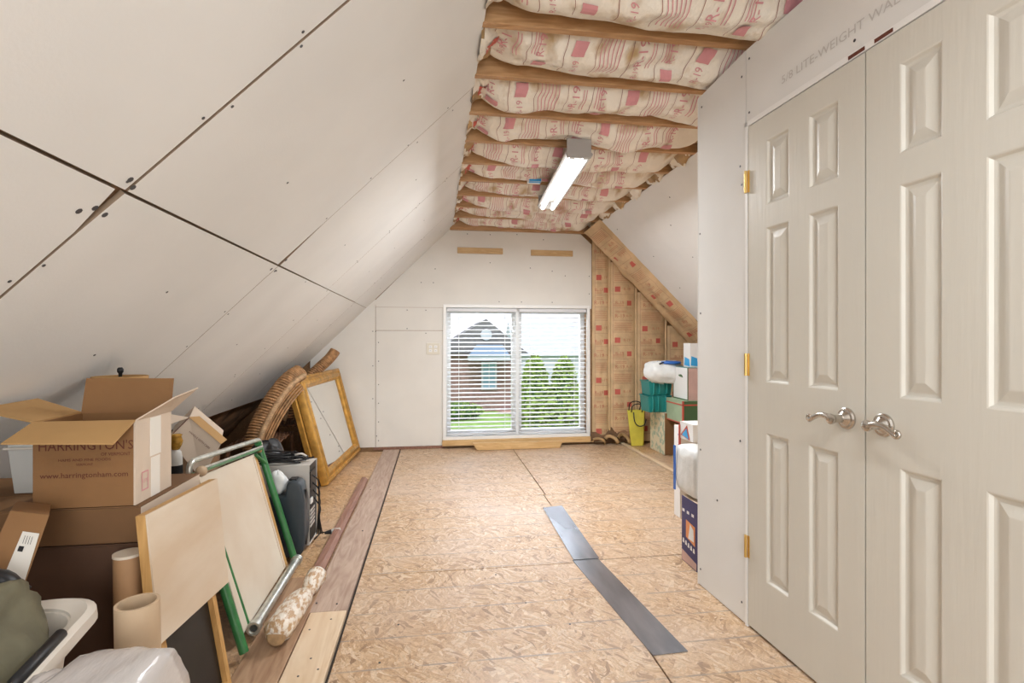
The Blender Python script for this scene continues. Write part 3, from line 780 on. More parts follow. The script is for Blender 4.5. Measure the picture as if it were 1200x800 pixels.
# unseen second strip lamp added above and behind the camera for extra light
t = thing('strip_light', (.55, -.10, 2.26), 'added second twin-tube fluorescent strip light, unseen above the camera', 'lamp')
g = MB(); g.prism([(.55+x, -.7, 2.275+z) for x, z in pr], (0, 1.22, 0)); g.build('housing', M['fixture'], t)
for dx in (-.042, .042):
    g = MB(); g.sweep([(.55+dx, -.68, 2.272), (.55+dx, .50, 2.272)], .016, 16); g.build('fluorescent_tube', M['tubeglow'], t, smooth='auto')
    tube_light(.55+dx, -.67, .55+dx, .49, 2.255, 6)
p = at(627, 214, 3.92)
t = thing('junction_box', p, 'small blue and white electrical box on a joist left of the strip light', 'junction box')
g = MB(); g.box(p.x-.055, p.x+.045, p.y-.03, p.y+.04, p.z-.0, p.z+.05); g.build('box_body', M['boxwhite'], t, bevel=.003)
g = MB(); g.box(p.x-.05, p.x+.04, p.y-.035, p.y-.031, p.z+.002, p.z+.03); g.box(p.x-.05, p.x+.04, p.y-.03, p.y+.0, p.z-.003, p.z-.0005); g.build('blue_cover', M['cyan'], t)

# ---------------------------------------------------------------- grey strips on the floor
def strip(pts, z, label, th=.003):
    g = MB(); g.prism([(x, y, z) for x, y in pts], (0, 0, th)); return tag(g.build('floor_strip', M['flash']), label, 'strip', 'grey strips on the floor')
strip([(.800, 1.845), (.940, 1.850), (.862, 2.715), (.722, 2.705)], .001, 'dark grey smooth flooring strip on the OSB floor, nearer the camera')
strip([(.727, 2.70), (.868, 2.703), (.885, 3.60), (.742, 3.575)], .005, 'shiny grey flooring strip on the OSB floor, the farther one catching the light')

# ================================================================ LEFT CLUTTER
def carton(name, x0, x1, y0, y1, z0, z1, m, label, cat='box', group=None, seam=True, rot=None):
    t = thing(name, ((x0+x1)/2, (y0+y1)/2, z0), label, cat, group)
    g = MB(); g.box(x0, x1, y0, y1, z0, z1-.004); g.build('carton_body', M[m], t, bevel=.003)
    xm = (y0+y1)/2
    for a, b in ((y0, xm-.002), (xm+.002, y1)):
        g = MB(); g.box(x0, x1, a, b, z1-.0035, z1); g.build('flap', M[m], t)
    return t
# lower stack, shade and the lit side put into the carton colours
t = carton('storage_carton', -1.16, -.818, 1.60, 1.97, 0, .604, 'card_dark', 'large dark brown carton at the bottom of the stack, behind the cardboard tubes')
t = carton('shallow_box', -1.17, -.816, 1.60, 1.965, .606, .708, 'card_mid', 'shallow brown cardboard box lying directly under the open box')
g = MB(); g.prism([(-.8155, 1.60, .610), (-.8155, 1.965, .610), (-.8155, 1.965, .704), (-.8155, 1.60, .704)], (.0012, 0, 0)); tag(g.build('side_panel', M['card_pale'], t), 'pale side coloured as lit')
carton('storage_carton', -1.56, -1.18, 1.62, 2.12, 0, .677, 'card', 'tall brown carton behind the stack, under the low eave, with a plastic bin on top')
# open box, the front's shade put into a darker cardboard than the flaps
X0, X1, Y0, Y1, Z0, Z1 = -1.085, -.829, 1.60, 1.80, .710, .945
t = thing('open_box', ((X0+X1)/2, (Y0+Y1)/2, Z0), 'open cardboard shipping box with printed front and spread flaps, on top of the stack', 'box')
g = MB(); th = .005
g.box(X0, X1-th, Y0, Y1, Z0, Z0+th); g.box(X0, X1-th, Y0, Y0+th, Z0+th, Z1); g.box(X0, X1-th, Y1-th, Y1, Z0+th, Z1); g.box(X0, X0+th, Y0+th, Y1-th, Z0+th, Z1)
g.build('carton_body', M['card'], t)
g = MB(); g.box(X1-th, X1, Y0, Y1, Z0, Z1); tag(g.build('side_panel', M['card_pale'], t), 'pale side with tape')
def flap(pts, n, m='card_light'):
    g = MB(); g.prism(pts, Vector(n)*.004); return g.build('flap', M[m], t)
f1 = [(X0, Y0, Z1), (X1, Y0, Z1), (X1-.03, Y0-.115, Z1-.035), (X0-.05, Y0-.115, Z1-.035)]
f1 = [Vector((X0, Y0, Z1)), Vector((X1, Y0, Z1)), at(133, 521, 1.50), at(1, 521, 1.50)]
flap([f1[0], f1[1], f1[2], f1[3]], (0, 0, 1))
flap([(X0, Y1, Z1), (X1, Y1, Z1), at(204, 443, 1.84), at(102, 443, 1.84)], (0, -1, 0), 'card')
flap([(X0, Y0, Z1), (X0, Y1, Z1), at(44, 468, 1.84), at(-30, 481, 1.64)], (0, 0, 1))
flap([(X1, Y0, Z1), (X1, Y1, Z1), at(232, 455, 1.83), at(205, 466, 1.68)], (0, 0, 1), 'card_pale')
g = MB(); fr = lambda zc, xc: (lambda x, y: (xc+x, Y0-.001, zc+y))
add_text(g, "HARRINGTON'S", .036, fr(Z1-.066, (X0+X1)/2+.004), 0, .92)
add_text(g, 'OF VERMONT', .012, fr(Z1-.090, X1-.050))
add_text(g, 'HAMS AND FINE FOODS', .010, fr(Z1-.104, (X0+X1)/2), 0, 1.2)
add_text(g, 'VERMONT', .009, fr(Z1-.117, (X0+X1)/2))
add_text(g, 'www.harringtonham.com', .021, fr(Z1-.146, (X0+X1)/2), 0, 1.02)
g.build('print', M['brown_ink'], t)
g = MB(); g.box(X1, X1+.001, Y0+.075, Y0+.135, Z0+.12, Z1-.002); g.box(X1, X1+.0008, Y0+.08, Y0+.13, Z0+.0, Z0+.115); g.build('tape', M['tape'], t)
g = MB(); g.loops((X1+.001, Y0+.03, Z0+.03), (0, 1, 0), (0, 0, 1), (1, 0, 0), .035, .055, [(0, 0), (.004, .0)], 0)
add_text(g, 'UPS', .016, lambda x, y: (X1+.0012, Y0+.048+x, Z0+.057+y)); g.build('seal_mark', M['ink_pale'], t)
# thing behind the open box: tan lampshade with black finial
c = at(141, 442, 2.08)
t = thing('table_lamp', (c.x, c.y, .71), 'tan lampshade with dark finial just showing behind the open box', 'lamp')
g = MB(); g.lathe((c.x, c.y, c.z-.16), [(.10, 0), (.085, .165), (.083, .165), (.098, .001)], 32); g.build('lamp_shade', M['card_light'], t, smooth='auto')
g = MB(); g.sweep([(c.x, c.y, .0), (c.x, c.y, c.z)], .012, 12); g.lathe((c.x, c.y, 0.0), [(.045, 0), (.045, .02), (.02, .05), (.03, .2), (.035, .3), (.012, .45)], 24); g.build('lamp_base', M['brass'], t, smooth=True)
g = MB(); g.lathe((c.x, c.y, c.z+.002), [(.006, 0), (.006, .012), (.010, .018), (.010, .028), (.006, .034)], 14); g.build('finial', M['black'], t, smooth=True)
t.location.z = 0
for ch in t.children: ch.location.z = .71
# frosted bin left of open box
a = at(8, 520, 1.88); b = at(60, 578, 1.88)
t = thing('plastic_bin', ((a.x+b.x)/2, 1.98, .679), 'small frosted white plastic bin behind the open box at the left edge', 'bin')
g = MB(); x0, x1 = a.x, b.x; zt = .838
P4 = lambda ins, z: [(x0+ins, 1.88+ins, z), (x1-ins, 1.88+ins, z), (x1-ins, 2.06-ins, z), (x0+ins, 2.06-ins, z)]
rs = [P4(.012, .679), P4(0, zt), P4(.004, zt), P4(.015, .684)]; prev = None
for r in rs:
    i = [g.vert(p) for p in r]
    if prev is None: g.face(i[::-1])
    else:
        for k in range(4): l = (k+1) % 4; g.face((prev[k], prev[l], i[l], i[k]))
    prev = i
g.face(prev); g.build('bin_body', M['bin'], t, bevel=.002)
g = MB(); ring_ = [(x0-.005, 1.875, zt-.012), (x1+.005, 1.875, zt-.012), (x1+.005, 2.065, zt-.012), (x0-.005, 2.065, zt-.012)]
for k in range(4): g.sweep([ring_[k], ring_[(k+1) % 4]], .004, 8)
g.build('rim', M['basket'], t)
# tilted box at left with label
t = thing('tilted_box', (-1.12, 1.40, .0), 'tipped cardboard box with white shipping label at the left edge', 'box')
A, B, Cc, D = at(12, 598, 1.42), at(58, 603, 1.42), at(30, 682, 1.34), at(-22, 672, 1.34)
g = MB(); bk = Vector((-.10, .16, -.02)); g.prism([A, B, Cc, D], bk); g.build('carton_body', M['card'], t, bevel=.002)
n = (B-A).cross(D-A).normalized(); n = -n if n.y > 0 else n
def onq(u, v, h=.0015): return A+(B-A)*u+(D-A)*v+(A-B+Cc-D)*u*v+n*h
g = MB(); g.prism([onq(.52, .30), onq(.93, .30), onq(.98, .98), onq(.50, .98)], n*.0006); lab = g.build('label', M['label'], t)
g = MB(); g.prism([onq(.58, .52, .003), onq(.70, .52, .003), onq(.70, .60, .003), onq(.58, .60, .003)], n*.0003)
for k in range(4): g.prism([onq(.62+k*.06, .36, .003), onq(.63+k*.06, .36, .003), onq(.64+k*.06, .48, .003), onq(.63+k*.06, .48, .003)], n*.0003)
g.build('print', M['black'], t)
g = MB(); g.obox((-1.50, 1.36, 0), (.26, 0, 0), (0, .22, 0), (0, 0, .56)); sup = g.build('carton_body', M['card_dark'], t, bevel=.003); tag(sup, 'darker lower part')
# cardboard tubes
for (px, py, Y, r, lab, top) in ((161, 705, 1.25, .042, 'wide cardboard mailing tube standing upright, open top, nearest the camera', None), (150, 648, 1.545, .034, 'narrower brown cardboard tube standing behind the wide tube', None)):
    c = at(px, py, Y); tt = thing('cardboard_tube', (c.x, c.y, 0), lab, 'tube', 'cardboard tubes by the carton stack')
    g = MB(); g.pipe((c.x+.01, c.y, 0), (c.x, c.y, c.z), r, r-.006, 32); g.build('tube_wall', M['tube'] if r > .04 else M['tube_brown'], tt, smooth='auto')
    g = MB()
    if r < .04:
        g.pipe((c.x, c.y, c.z-.005), (c.x, c.y, c.z+.002), r+.001, .002, 32); g.build('end_cap', M['ply_pale'], tt)
    else:
        g.pipe((c.x+.009, c.y, .42), (c.x+.004, c.y, .425), r+.0008, r, 32); g.build('paper_seam', M['card_pale'], tt)
# panel A: plywood board leaning
pA = [Vector((-.750, 1.50, .712)), Vector((-.752, 1.955, .690)), Vector((-.722, 1.975, .318)), Vector((-.719, 1.50, .367))]
nn = (pA[1]-pA[0]).cross(pA[3]-pA[0]).normalized(); nn = nn if nn.x < 0 else -nn
t = thing('plywood_board', (-.735, 1.73, .33), 'thick pale plywood drawing board with brown edges, leaning against the boxes, nearest one', 'board')
g = MB(); g.prism(pA, nn*.004); g.build('face_sheet', M['ply'], t)
g = MB(); g.prism([p+nn*.0042 for p in pA], nn*.024); g.build('core', M['ply_edge'], t, bevel=.001)
# framed black panel
o = Vector((-.695, 1.555, .008)); bdir = Vector((-.10, 0, .60)).normalized(); a = Vector((.01, .335, 0)).normalized(); nz = a.cross(bdir).normalized()
t = thing('framed_panel', (-.71, 1.62, .008), 'black panel in a plain wood frame standing on the floor beneath the plywood board', 'panel')
g = MB(); g.loops(o, a, bdir, nz, .335, .60, [(0, -.02), (0, .004), (.004, .006), (.028, .006), (.030, -.006), (.030, -.02)]); g.build('frame', M['ply_edge'], t)
g = MB(); g.loops(o, a, bdir, nz, .335, .60, [(.026, -.012), (.0265, -.010)], close=True); g.build('panel_sheet', M['blackboard'], t)
# folding table with green tubes
t = thing('folding_table', (-.80, 2.48, 0), 'folded table with pale top and green tubular metal frame leaning in the clutter', 'table')
nb, nt, fb, ft = Vector((-.700, 2.06, .016)), Vector((-.915, 2.12, .70)), Vector((-.722, 2.865, .016)), Vector((-.908, 2.90, .64))
def curve(pts, r=.05, n=6):
    out = [Vector(pts[0])]
    for i in range(1, len(pts)-1):
        p0, p1, p2 = Vector(pts[i-1]), Vector(pts[i]), Vector(pts[i+1])
        a = p1+(p0-p1).normalized()*r; b = p1+(p2-p1).normalized()*r
        for k in range(n+1):
            q = k/n; out.append(a*(1-q)**2+p1*2*q*(1-q)+b*q*q)
    out.append(Vector(pts[-1])); return out
g = MB(); g.sweep(curve([fb, ft+Vector((.0, 0, -.035)), ft+Vector((0, -.03, .0))], .02), .017, 14); tag(g.build('leg', M['green'], t, smooth='auto'), 'far leg')
g = MB(); g.sweep([nb, nt+Vector((0, 0, -.03))], .017, 14); g.build('leg', M['green'], t, smooth='auto')
g = MB(); g.sweep([at(291, 738, 2.22), at(246, 600, 2.22)], .013, 12); g.build('leg', M['green'], t, smooth='auto')
g = MB(); g.sweep(curve([nt+Vector((-.0, .0, -.06)), nt+Vector((0, 0, .015)), ft+Vector((0, 0, .015)), ft+Vector((.004, .01, -.06))], .045), .011, 12)
tag(g.build('top_rail', M['chrome'], t, smooth='auto'), 'chromed curved upper rail')
g = MB(); g.sweep([nt+Vector((.012, .05, -.035)), ft+Vector((.01, -.02, -.03))], .010, 12); g.build('cross_rail', M['green'], t, smooth='auto')
g = MB(); g.sweep([nt+Vector((.02, .05, -.024)), ft+Vector((.018, -.02, -.019))], .005, 12); g.build('cross_rail', M['chrome'], t, smooth='auto')
g = MB(); g.sweep([ft+Vector((.01, -.10, -.045)), fb+(ft-fb)*.82+Vector((.0, -.0, 0))], .008, 10); g.build('brace', M['green'], t, smooth='auto')
b0, b1 = Vector((-.712, 2.20, .03)), Vector((-.712, 2.86, .03))
g = MB(); g.pipe(b0, b1, .021, .015, 20); g.build('floor_bar', M['chrome'], t, smooth='auto')
for p in (b0, b1-Vector((0, .02, 0))):
    g = MB(); g.pipe(p-Vector((0, .006, 0)), p+Vector((0, .022, 0)), .027, .02, 20); g.build('collar', M['chrome'], t, smooth='auto')
g = MB(); c = at(235, 552, 2.13); g.lathe(c, [(.004, -.012), (.018, -.008), (.021, .004), (.017, .016), (.004, .02)], 18, 0, (.9, -.3, .1)); g.build('knob', M['tube'], t, smooth=True)
g = MB(); c = at(304, 527, 2.88); g.lathe(c, [(.004, -.01), (.014, -.006), (.014, .006), (.004, .012)], 14, 0, (.9, -.3, .1)); tag(g.build('knob', M['joist'], t, smooth=True), 'small orange knob')
q = [Vector((-.735, 2.16, .035)), Vector((-.745, 2.80, .035)), Vector((-.905, 2.83, .595)), Vector((-.915, 2.20, .640))]
nn = (q[1]-q[0]).cross(q[3]-q[0]).normalized(); nn = nn if nn.x < 0 else -nn
g = MB(); g.prism(q, nn*.012); g.build('table_top', M['ply_pale'], t)
def bil(u, v): return q[0]*(1-u)*(1-v)+q[1]*u*(1-v)+q[2]*u*v+q[3]*(1-u)*v
g = MB(); g.prism([bil(.955, 0)-nn*.001, bil(1.0, 0)-nn*.001, bil(1.0, 1)-nn*.001, bil(.955, 1)-nn*.001], nn*.02); g.build('edge_strip', M['ply_edge'], t)
g = MB(); g.prism([bil(.91, 0)-nn*.002, bil(.93, 0)-nn*.002, bil(.93, .98)-nn*.002, bil(.91, .98)-nn*.002], nn*.004); g.build('edge_strip', M['card_pale'], t)
# wrapped roll
pts = []; rad = []
e0, e1 = flo(322, 764, 0)+Vector((-.0, .02, .052)), flo(366, 694, 0)+Vector((.01, .05, .040))
for i in range(33):
    u = i/32; p = e0.lerp(e1, u); r = .052-.022*math.exp(-((u-.72)/.13)**2)-.006*u+.004*noise.noise(Vector((u*14, 0, 2)))
    if i in (0,): r *= .75
    pts.append(Vector((p.x, p.y, max(r, .03)+.002+.008))); rad.append(r)
t = thing('wrapped_roll', e0.lerp(e1, .5)*1, 'short roll wrapped in brown and white crinkled plastic lying beside the chrome bar', 'roll'); t.location.z = .008
g = MB(); g.sweep(pts, rad, 22)
for i in range(len(g.v)):
    p = g.v[i]; g.v[i] = p+Vector((noise.noise(p*35), noise.noise(p*35+Vector((9, 0, 0))), noise.noise(p*35+Vector((0, 9, 0)))))*.004
g.build('roll_body', M['roll'], t, smooth=True)
g = MB(); g.lathe(pts[0]-Vector((0, .004, 0)), [(.036, 0), (.030, .006), (.004, .007)], 20, 0, (e0-e1)); g.build('roll_end', M['roll_end'], t)
# suitcase
p = flo(347, 667); t = thing('suitcase', (-.80, 3.0, 0), 'slate blue hard-shell suitcase standing upright behind the green frame', 'suitcase')
g = MB(); x0, x1 = -.88, -.738; Yc = 2.935
prof = [(x0, .0), (-.725, .0), (-.702, .03), (-.692, .12), (-.695, .30), (-.712, .385), (-.725, .405), (-.765, .41), (-.785, .40), (-.795, .33), (x0, .33)]
g.prism([(x, Yc+.0, z+.008) for x, z in prof], (0, .11, 0)); g.build('shell', M['suit'], t, smooth='auto', bevel=.012, bseg=3)
g = MB(); g.box(-.78, -.742, Yc+.03, Yc+.08, .414, .424); g.build('handle', M['black'], t, bevel=.003)
g = MB(); g.box(-.713, -.694, Yc+.045, Yc+.065, .06, .36); g.build('latch_strip', M['blackboard'], t, bevel=.003)
for yy in (Yc+.02, Yc+.09):
    g = MB(); g.lathe((-.745, yy-.006, .012), [(.012, 0), (.012, .012)], 12, 0, (0, 1, 0)); g.build('wheel', M['black'], t)
# plastic bag on suitcase
g = MB(); c = Vector((-.845, 2.99, .40))
def bl(u, v):
    a = u*2*PI; b = v*PI; r = 1+.25*noise.noise(Vector((math.cos(a)*1.5, math.sin(a)*1.5, v*4)))
    return c+Vector((.050*math.cos(a)*math.sin(b)*r, .035*math.sin(a)*math.sin(b)*r, .062*math.cos(b)*r))
g.grid(bl, 24, 14); tag(g.build('plastic_bag', M['bagwhite'], smooth=True), 'crumpled translucent white plastic bag beside the slate suitcase', 'bag')
# computer tower
x0, x1, y0, y1, zt = -1.13, -.705, 3.10, 3.29, .463
t = thing('computer_tower', ((x0+x1)/2, (y0+y1)/2, 0), 'silver computer tower with black open back and cables, on the floor by the gilt frame', 'computer')
g = MB(); g.box(x0, x1, y0, y0+.003, .012, zt); g.box(x0, x1, y1-.003, y1, .012, zt); g.box(x0, x1, y0, y1, zt-.003, zt); g.box(x0, x1, y0, y1, .012, .016); g.box(x0, x0+.02, y0, y1, .012, zt)
g.build('case', M['silver'], t, bevel=.001)
g = MB(); g.box(x1-.02, x1-.004, y0+.004, y1-.004, .018, zt-.004); bp_ = g.build('back_panel', M['black'], t)
g = MB()
for k in range(5): g.box(x1-.004, x1-.001, y0+.03, y1-.05, .10+k*.022, .112+k*.022)
g.build('slot_cover', M['silver'], bp_)
g = MB(); g.box(x1-.004, x1+.003, y0+.03, y0+.075, .235, .265); g.build('plug', M['white'], bp_)
g = MB(); g.box(x1-.004, x1+.002, y0+.02, y1-.03, .33, .42); g.build('power_supply', M['blackboard'], bp_)
for (x, y) in ((x0+.03, y0+.03), (x1-.04, y0+.03), (x0+.03, y1-.03), (x1-.04, y1-.03)):
    g = MB(); g.box(x-.012, x+.012, y-.012, y+.012, 0, .012); g.build('foot', M['black'], t)
g = MB()
for k in range(4):
    pts = [Vector((x1+.0, y0+.05+.02*k, .40-.05*k)), Vector((x1+.035, y0+.08+.02*k, .36-.06*k)), Vector((x1+.03, y0+.10, .20-.02*k)), Vector((x1+.015+.01*k, y0+.12, .03))]
    g.sweep(curve(pts, .03), .004, 8)
g.build('cable', M['black'], t, smooth=True)
# bundle of black cables on the tower
t = thing('cable_bundle', (-.95, 3.2, zt+.002), 'tangle of black cables coiled on top of the silver computer tower', 'cables')
g = MB(); R = random.Random(5)
for k in range(9):
    cx, cy = -.90+R.uniform(-.06, .06), 3.19+R.uniform(-.02, .02); A_, B_ = R.uniform(.08, .15), R.uniform(.03, .06)
    pts = [Vector((cx+A_*math.cos(a), cy+B_*math.sin(a), zt+.010+.0055*k+.006*math.sin(3*a+k))) for a in [2*PI*i/22 for i in range(21)]]
    g.sweep(pts, .005, 7)
g.build('cable', M['black'], t, smooth=True)
g = MB(); g.sweep(curve([(-.80, 3.16, zt+.05), (-.765, 3.17, zt+.055), (-.735, 3.19, zt+.03)], .01), .006, 8); tag(g.build('cable', M['silver'], t, smooth=True), 'grey plug lead')
# plug lying on the floor
c = flo(388, 624, .012)
t = thing('power_plug', (c.x, c.y, 0), 'cable with a black and grey connector lying on the floor beside the tower', 'plug')
g = MB(); g.sweep(curve([(-.70, 3.20, .008), c+Vector((-.06, .02, .0)), c+Vector((-.02, 0, 0))], .02), .004, 8); g.build('cable', M['black'], t, smooth=True)
g = MB(); g.sweep([c+Vector((-.035, -.01, .004)), c+Vector((.0, .0, .006))], [.008, .015], 12); g.build('strain_relief', M['black'], t, smooth='auto')
g = MB(); g.sweep([c+Vector((.0, .0, .006)), c+Vector((.012, .006, .006)), c+Vector((.05, .02, .006))], [.013, .017, .015], 12); g.build('connector', M['silver'], t, smooth='auto')
# gilt mirror and second frame
o = Vector((-.862, 4.40, .004)); a = (Vector((-.785, 5.70, .004))-o).normalized(); bd = Vector((-.225, 0, .875)).normalized(); nz = a.cross(bd).normalized()
nz = nz if nz.x > 0 else -nz
L_, H_ = 1.30, .905
t = thing('gilt_mirror', (-.83, 5.0, 0), 'large gilt framed mirror leaning in front of the wicker, facing the room', 'mirror')
g = MB(); g.loops(o, a, bd, nz, L_, H_, [(0, -.05), (0, .0), (.006, .010), (.020, .014), (.030, .004), (.040, .004), (.055, .016), (.078, .018), (.090, .006), (.100, .004), (.108, -.010), (.108, -.03)]); g.build('frame', M['gold'], t, smooth='auto')
g = MB(); g.loops(o, a, bd, nz, L_, H_, [(.10, -.012), (.101, -.0115)], close=True); g.build('mirror_glass', M['mirror'], t)
g = MB()
for k in range(60):
    for vv, hz in ((.035, .006),):
        pt = o+a*(L_*(k+.5)/60)+bd*vv+nz*hz; g.lathe(pt, [(.006, -.002), (.006, .002), (.003, .005)], 6, 0, nz)
        pt = o+a*.035+bd*(H_*(k+.5)/60)+nz*hz; g.lathe(pt, [(.005, -.002), (.005, .002), (.003, .005)], 6, 0, nz)
g.build('beading', M['gold'], t)['kind'] = 'stuff'
o2 = o+Vector((-.065, -.02, 0))
t = thing('picture_frame', (-.93, 4.9, 0), 'second gilt picture frame standing directly behind the large mirror', 'frame')
g = MB(); g.loops(o2, a, bd, nz, L_-.03, H_-.01, [(0, -.035), (0, .0), (.010, .008), (.030, .004), (.05, .010), (.07, -.004), (.07, -.035)]); g.build('frame', M['gold'], t, smooth='auto')
g = MB(); g.loops(o2, a, bd, nz, L_-.03, H_-.01, [(.06, -.034), (.061, -.033)], close=True); g.build('backing', M['card'], t)
# wicker chairs -------------------------------------------------------
def smooth_path(P, n=40):
    P = [Vector(p) for p in P]; out = []
    Q = [P[0]*2-P[1]]+P+[P[-1]*2-P[-2]]
    seg = len(P)-1
    for i in range(n+1):
        t_ = i/n*seg; k = min(int(t_), seg-1); t1 = t_-k; a, b, c_, d = Q[k:k+4]
        out.append(.5*((2*b)+(c_-a)*t1+(2*a-5*b+4*c_-d)*t1*t1+(3*b-a-3*c_+d)*t1**3))
    return out
def helix(path, r, turns, ph=0, n=None):
    N = len(path); out = []
    nrm = Vector((1, 0, 0))
    for i in range(N):
        T = (path[min(i+1, N-1)]-path[max(i-1, 0)]).normalized(); nrm = (nrm-T*nrm.dot(T)).normalized(); b = T.cross(nrm)
        a = turns*2*PI*i/N+ph; out.append(path[i]+(nrm*math.cos(a)+b*math.sin(a))*r)
    return out
def wicker_chair(P, r, label, base, panel, sd=1):
    t = thing('wicker_chair', base, label, 'chair', 'wicker chairs under the eave')
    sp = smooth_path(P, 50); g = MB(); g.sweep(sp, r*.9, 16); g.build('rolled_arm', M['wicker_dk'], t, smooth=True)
    fine = smooth_path(P, 620); g = MB()
    for ph in (0, PI): g.sweep(helix(fine, r*.95, 21, ph), r*.17, 5)
    g.build('cane_wrapping', M['wicker'], t, smooth=True)['kind'] = 'stuff'
    off = Vector((r*.75*sd, -r*.9, -r*.3)); e = smooth_path([p+off for p in P], 300); g = MB()
    for ph in (0, 2.1, 4.2): g.sweep(helix(e, r*.20, 26, ph), r*.15, 6)
    g.build('braid', M['wicker_lt'], t, smooth=True)
    e = [Vector(p)+Vector((r*.9*sd, -r*.4, -r*.7)) for p in smooth_path(P, 30)][4:]; g = MB()
    for k in range(4): g.sweep([p+Vector((.010*k*sd, .01*k, -.016*k)) for p in e], r*.14, 6)
    g.build('side_canes', M['wicker'], t, smooth=True)
    # woven seat/back panel made of crossing canes
    A, B, C_, D_ = panel; g = MB()
    for k in range(22):
        u = k/21; a_, b_ = A.lerp(B, u), D_.lerp(C_, u); g.sweep([a_.lerp(b_, i/8)+Vector((0, 0, .006*(1 if (i+k) % 2 else -1))) for i in range(9)], .006, 5)
    for k in range(12):
        v = k/11; a_, b_ = A.lerp(D_, v), B.lerp(C_, v); g.sweep([a_.lerp(b_, i/8) for i in range(9)], .006, 5)
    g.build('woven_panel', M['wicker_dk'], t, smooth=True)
    for p in (A, B, C_, D_):
        g = MB(); g.sweep([p, Vector((p.x, p.y, .012))], .016, 8); g.build('leg', M['wicker_dk'], t, smooth=True)
    return t
P1 = [at(352, 436, 4.30), at(338, 446, 4.22), at(322, 466, 4.12), at(308, 490, 4.05), at(298, 515, 4.0), at(296, 545, 3.98)]
wicker_chair(P1, .060, 'brown wicker chair with rolled arm, nearer one under the eave behind the computer tower', (-1.2, 4.2, 0), (Vector((-1.46, 3.98, .42)), Vector((-1.16, 3.98, .40)), Vector((-1.16, 4.5, .42)), Vector((-1.46, 4.5, .42))))
P2 = [at(393, 411, 5.15), at(386, 420, 5.12), at(374, 431, 5.05), at(358, 446, 4.98), at(345, 465, 4.92), at(338, 490, 4.9)]
wicker_chair(P2, .045, 'wicker chair whose arm tip shows above the gilt mirror, the farther one', (-1.2, 5.2, 0), (Vector((-1.50, 4.85, .42)), Vector((-1.18, 4.85, .42)), Vector((-1.18, 5.3, .42)), Vector((-1.50, 5.3, .42))), -.6)
# black bag and brown paper behind the tower
g = MB(); c = Vector((-1.13, 3.80, .245))
def bb(u, v):
    a = u*2*PI; b = v*PI; r = 1+.22*noise.noise(Vector((math.cos(a)*1.3, math.sin(a)*1.3, v*3)))
    sx = abs(math.sin(b))**.6
    return c+Vector((.13*math.cos(a)*sx*r, .14*math.sin(a)*sx*r, .235*math.cos(b)*r*.95))
g.grid(bb, 28, 18); tag(g.build('black_bag', M['black'], smooth=True), 'black sack standing in the shadow between wicker chair and computer tower', 'bag')
g = MB(); c2 = Vector((-1.42, 3.35, .30))
def pb(u, v):
    a = u*2*PI; b = v*PI; r = 1+.3*noise.noise(Vector((math.cos(a)*2, math.sin(a)*2, v*4)))
    return c2+Vector((.13*math.cos(a)*max(0, math.sin(b))**.6*r, .20*math.sin(a)*max(0, math.sin(b))**.6*r, .29*math.cos(b)*r))
g.grid(pb, 30, 18); tag(g.build('paper_sack', M['kraft_dark'], smooth=True), 'crumpled brown paper sack under the eave behind the folding table', 'sack')
# tilted pale box (upper middle of the clutter)
t = thing('tipped_carton', (-1.15, 2.75, .45), 'pale cardboard carton tipped on its corner with open flap, behind the green frame', 'box')
A = at(222, 489, 2.72); B = at(259, 520, 2.72); C_ = at(236, 562, 2.64); D_ = at(197, 514, 2.64)
g = MB(); g.prism([A, B, C_, D_], (-.07, .22, .03)); g.build('carton_body', M['card_pale'], t, bevel=.002)
g = MB(); A2 = at(234, 488, 2.78); B2 = at(266, 515, 2.78); g.prism([A+Vector((.001, -.003, 0)), B+Vector((.001, -.003, 0)), B2, A2], (-.003, .004, .002)); g.build('flap', M['card_light'], t)
F1, F2 = at(192, 484, 2.66), at(199, 497, 2.62); g = MB(); g.prism([A, F1, F2], (0, .004, 0)); g.build('flap', M['card_pale'], t)
g = MB(); g.sweep([A.lerp(D_, .0)+Vector((0, -.004, 0)), A.lerp(D_, 1)+Vector((0, -.004, 0))], .002, 6); g.build('edge_shadow_line', M['brown_ink'], t)
g = MB(); dirx = (B-A).normalized(); dup_ = (A-D_).normalized(); oc = (A+B+C_+D_)/4+Vector((0, -.004, 0))
add_text(g, 'HANDLE WITH CARE', .013, lambda x, y: oc+dirx*x+dup_*(y+.03)+Vector((0, -.001, 0))); g.build('print', M['brown_ink'], t)
g = MB(); g.box(-1.50, -1.0, 2.60, 3.05, 0, .44)
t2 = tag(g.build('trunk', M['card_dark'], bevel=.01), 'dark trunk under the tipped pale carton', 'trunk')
# amber glass ornament
c = at(206, 553, 2.3); t = thing('glass_bottle', (c.x, c.y, .0), 'amber and clear glass bottle with gold top behind the shallow box', 'bottle')
z0 = at(206, 556, 2.3).z; z1 = at(206, 508, 2.3).z; h = z1-z0
g = MB(); g.lathe((c.x, c.y, z0-.05), [(.022, 0), (.024, .02), (.024, .05+h*.4), (.02, .05+h*.55), (.012, .05+h*.62)], 20); g.build('bottle_body', M['bin'], t, smooth=True)
g = MB(); g.lathe((c.x, c.y, z0+h*.6), [(.012, 0), (.022, .02), (.026, .035), (.020, .055), (.024, .062), (.016, h*.4)], 14); g.build('stopper', M['amber'], t, smooth=True)
g = MB(); g.lathe((c.x, c.y, z0-.02), [(.025, 0), (.025, .06)], 20); g.build('label', M['black'], t)
g = MB(); g.box(c.x-.09, c.x+.07, c.y-.08, c.y+.10, 0, z0-.052); tag(g.build('small_carton', M['card_dark'], bevel=.003), 'dark brown carton hidden under the amber bottle', 'box')
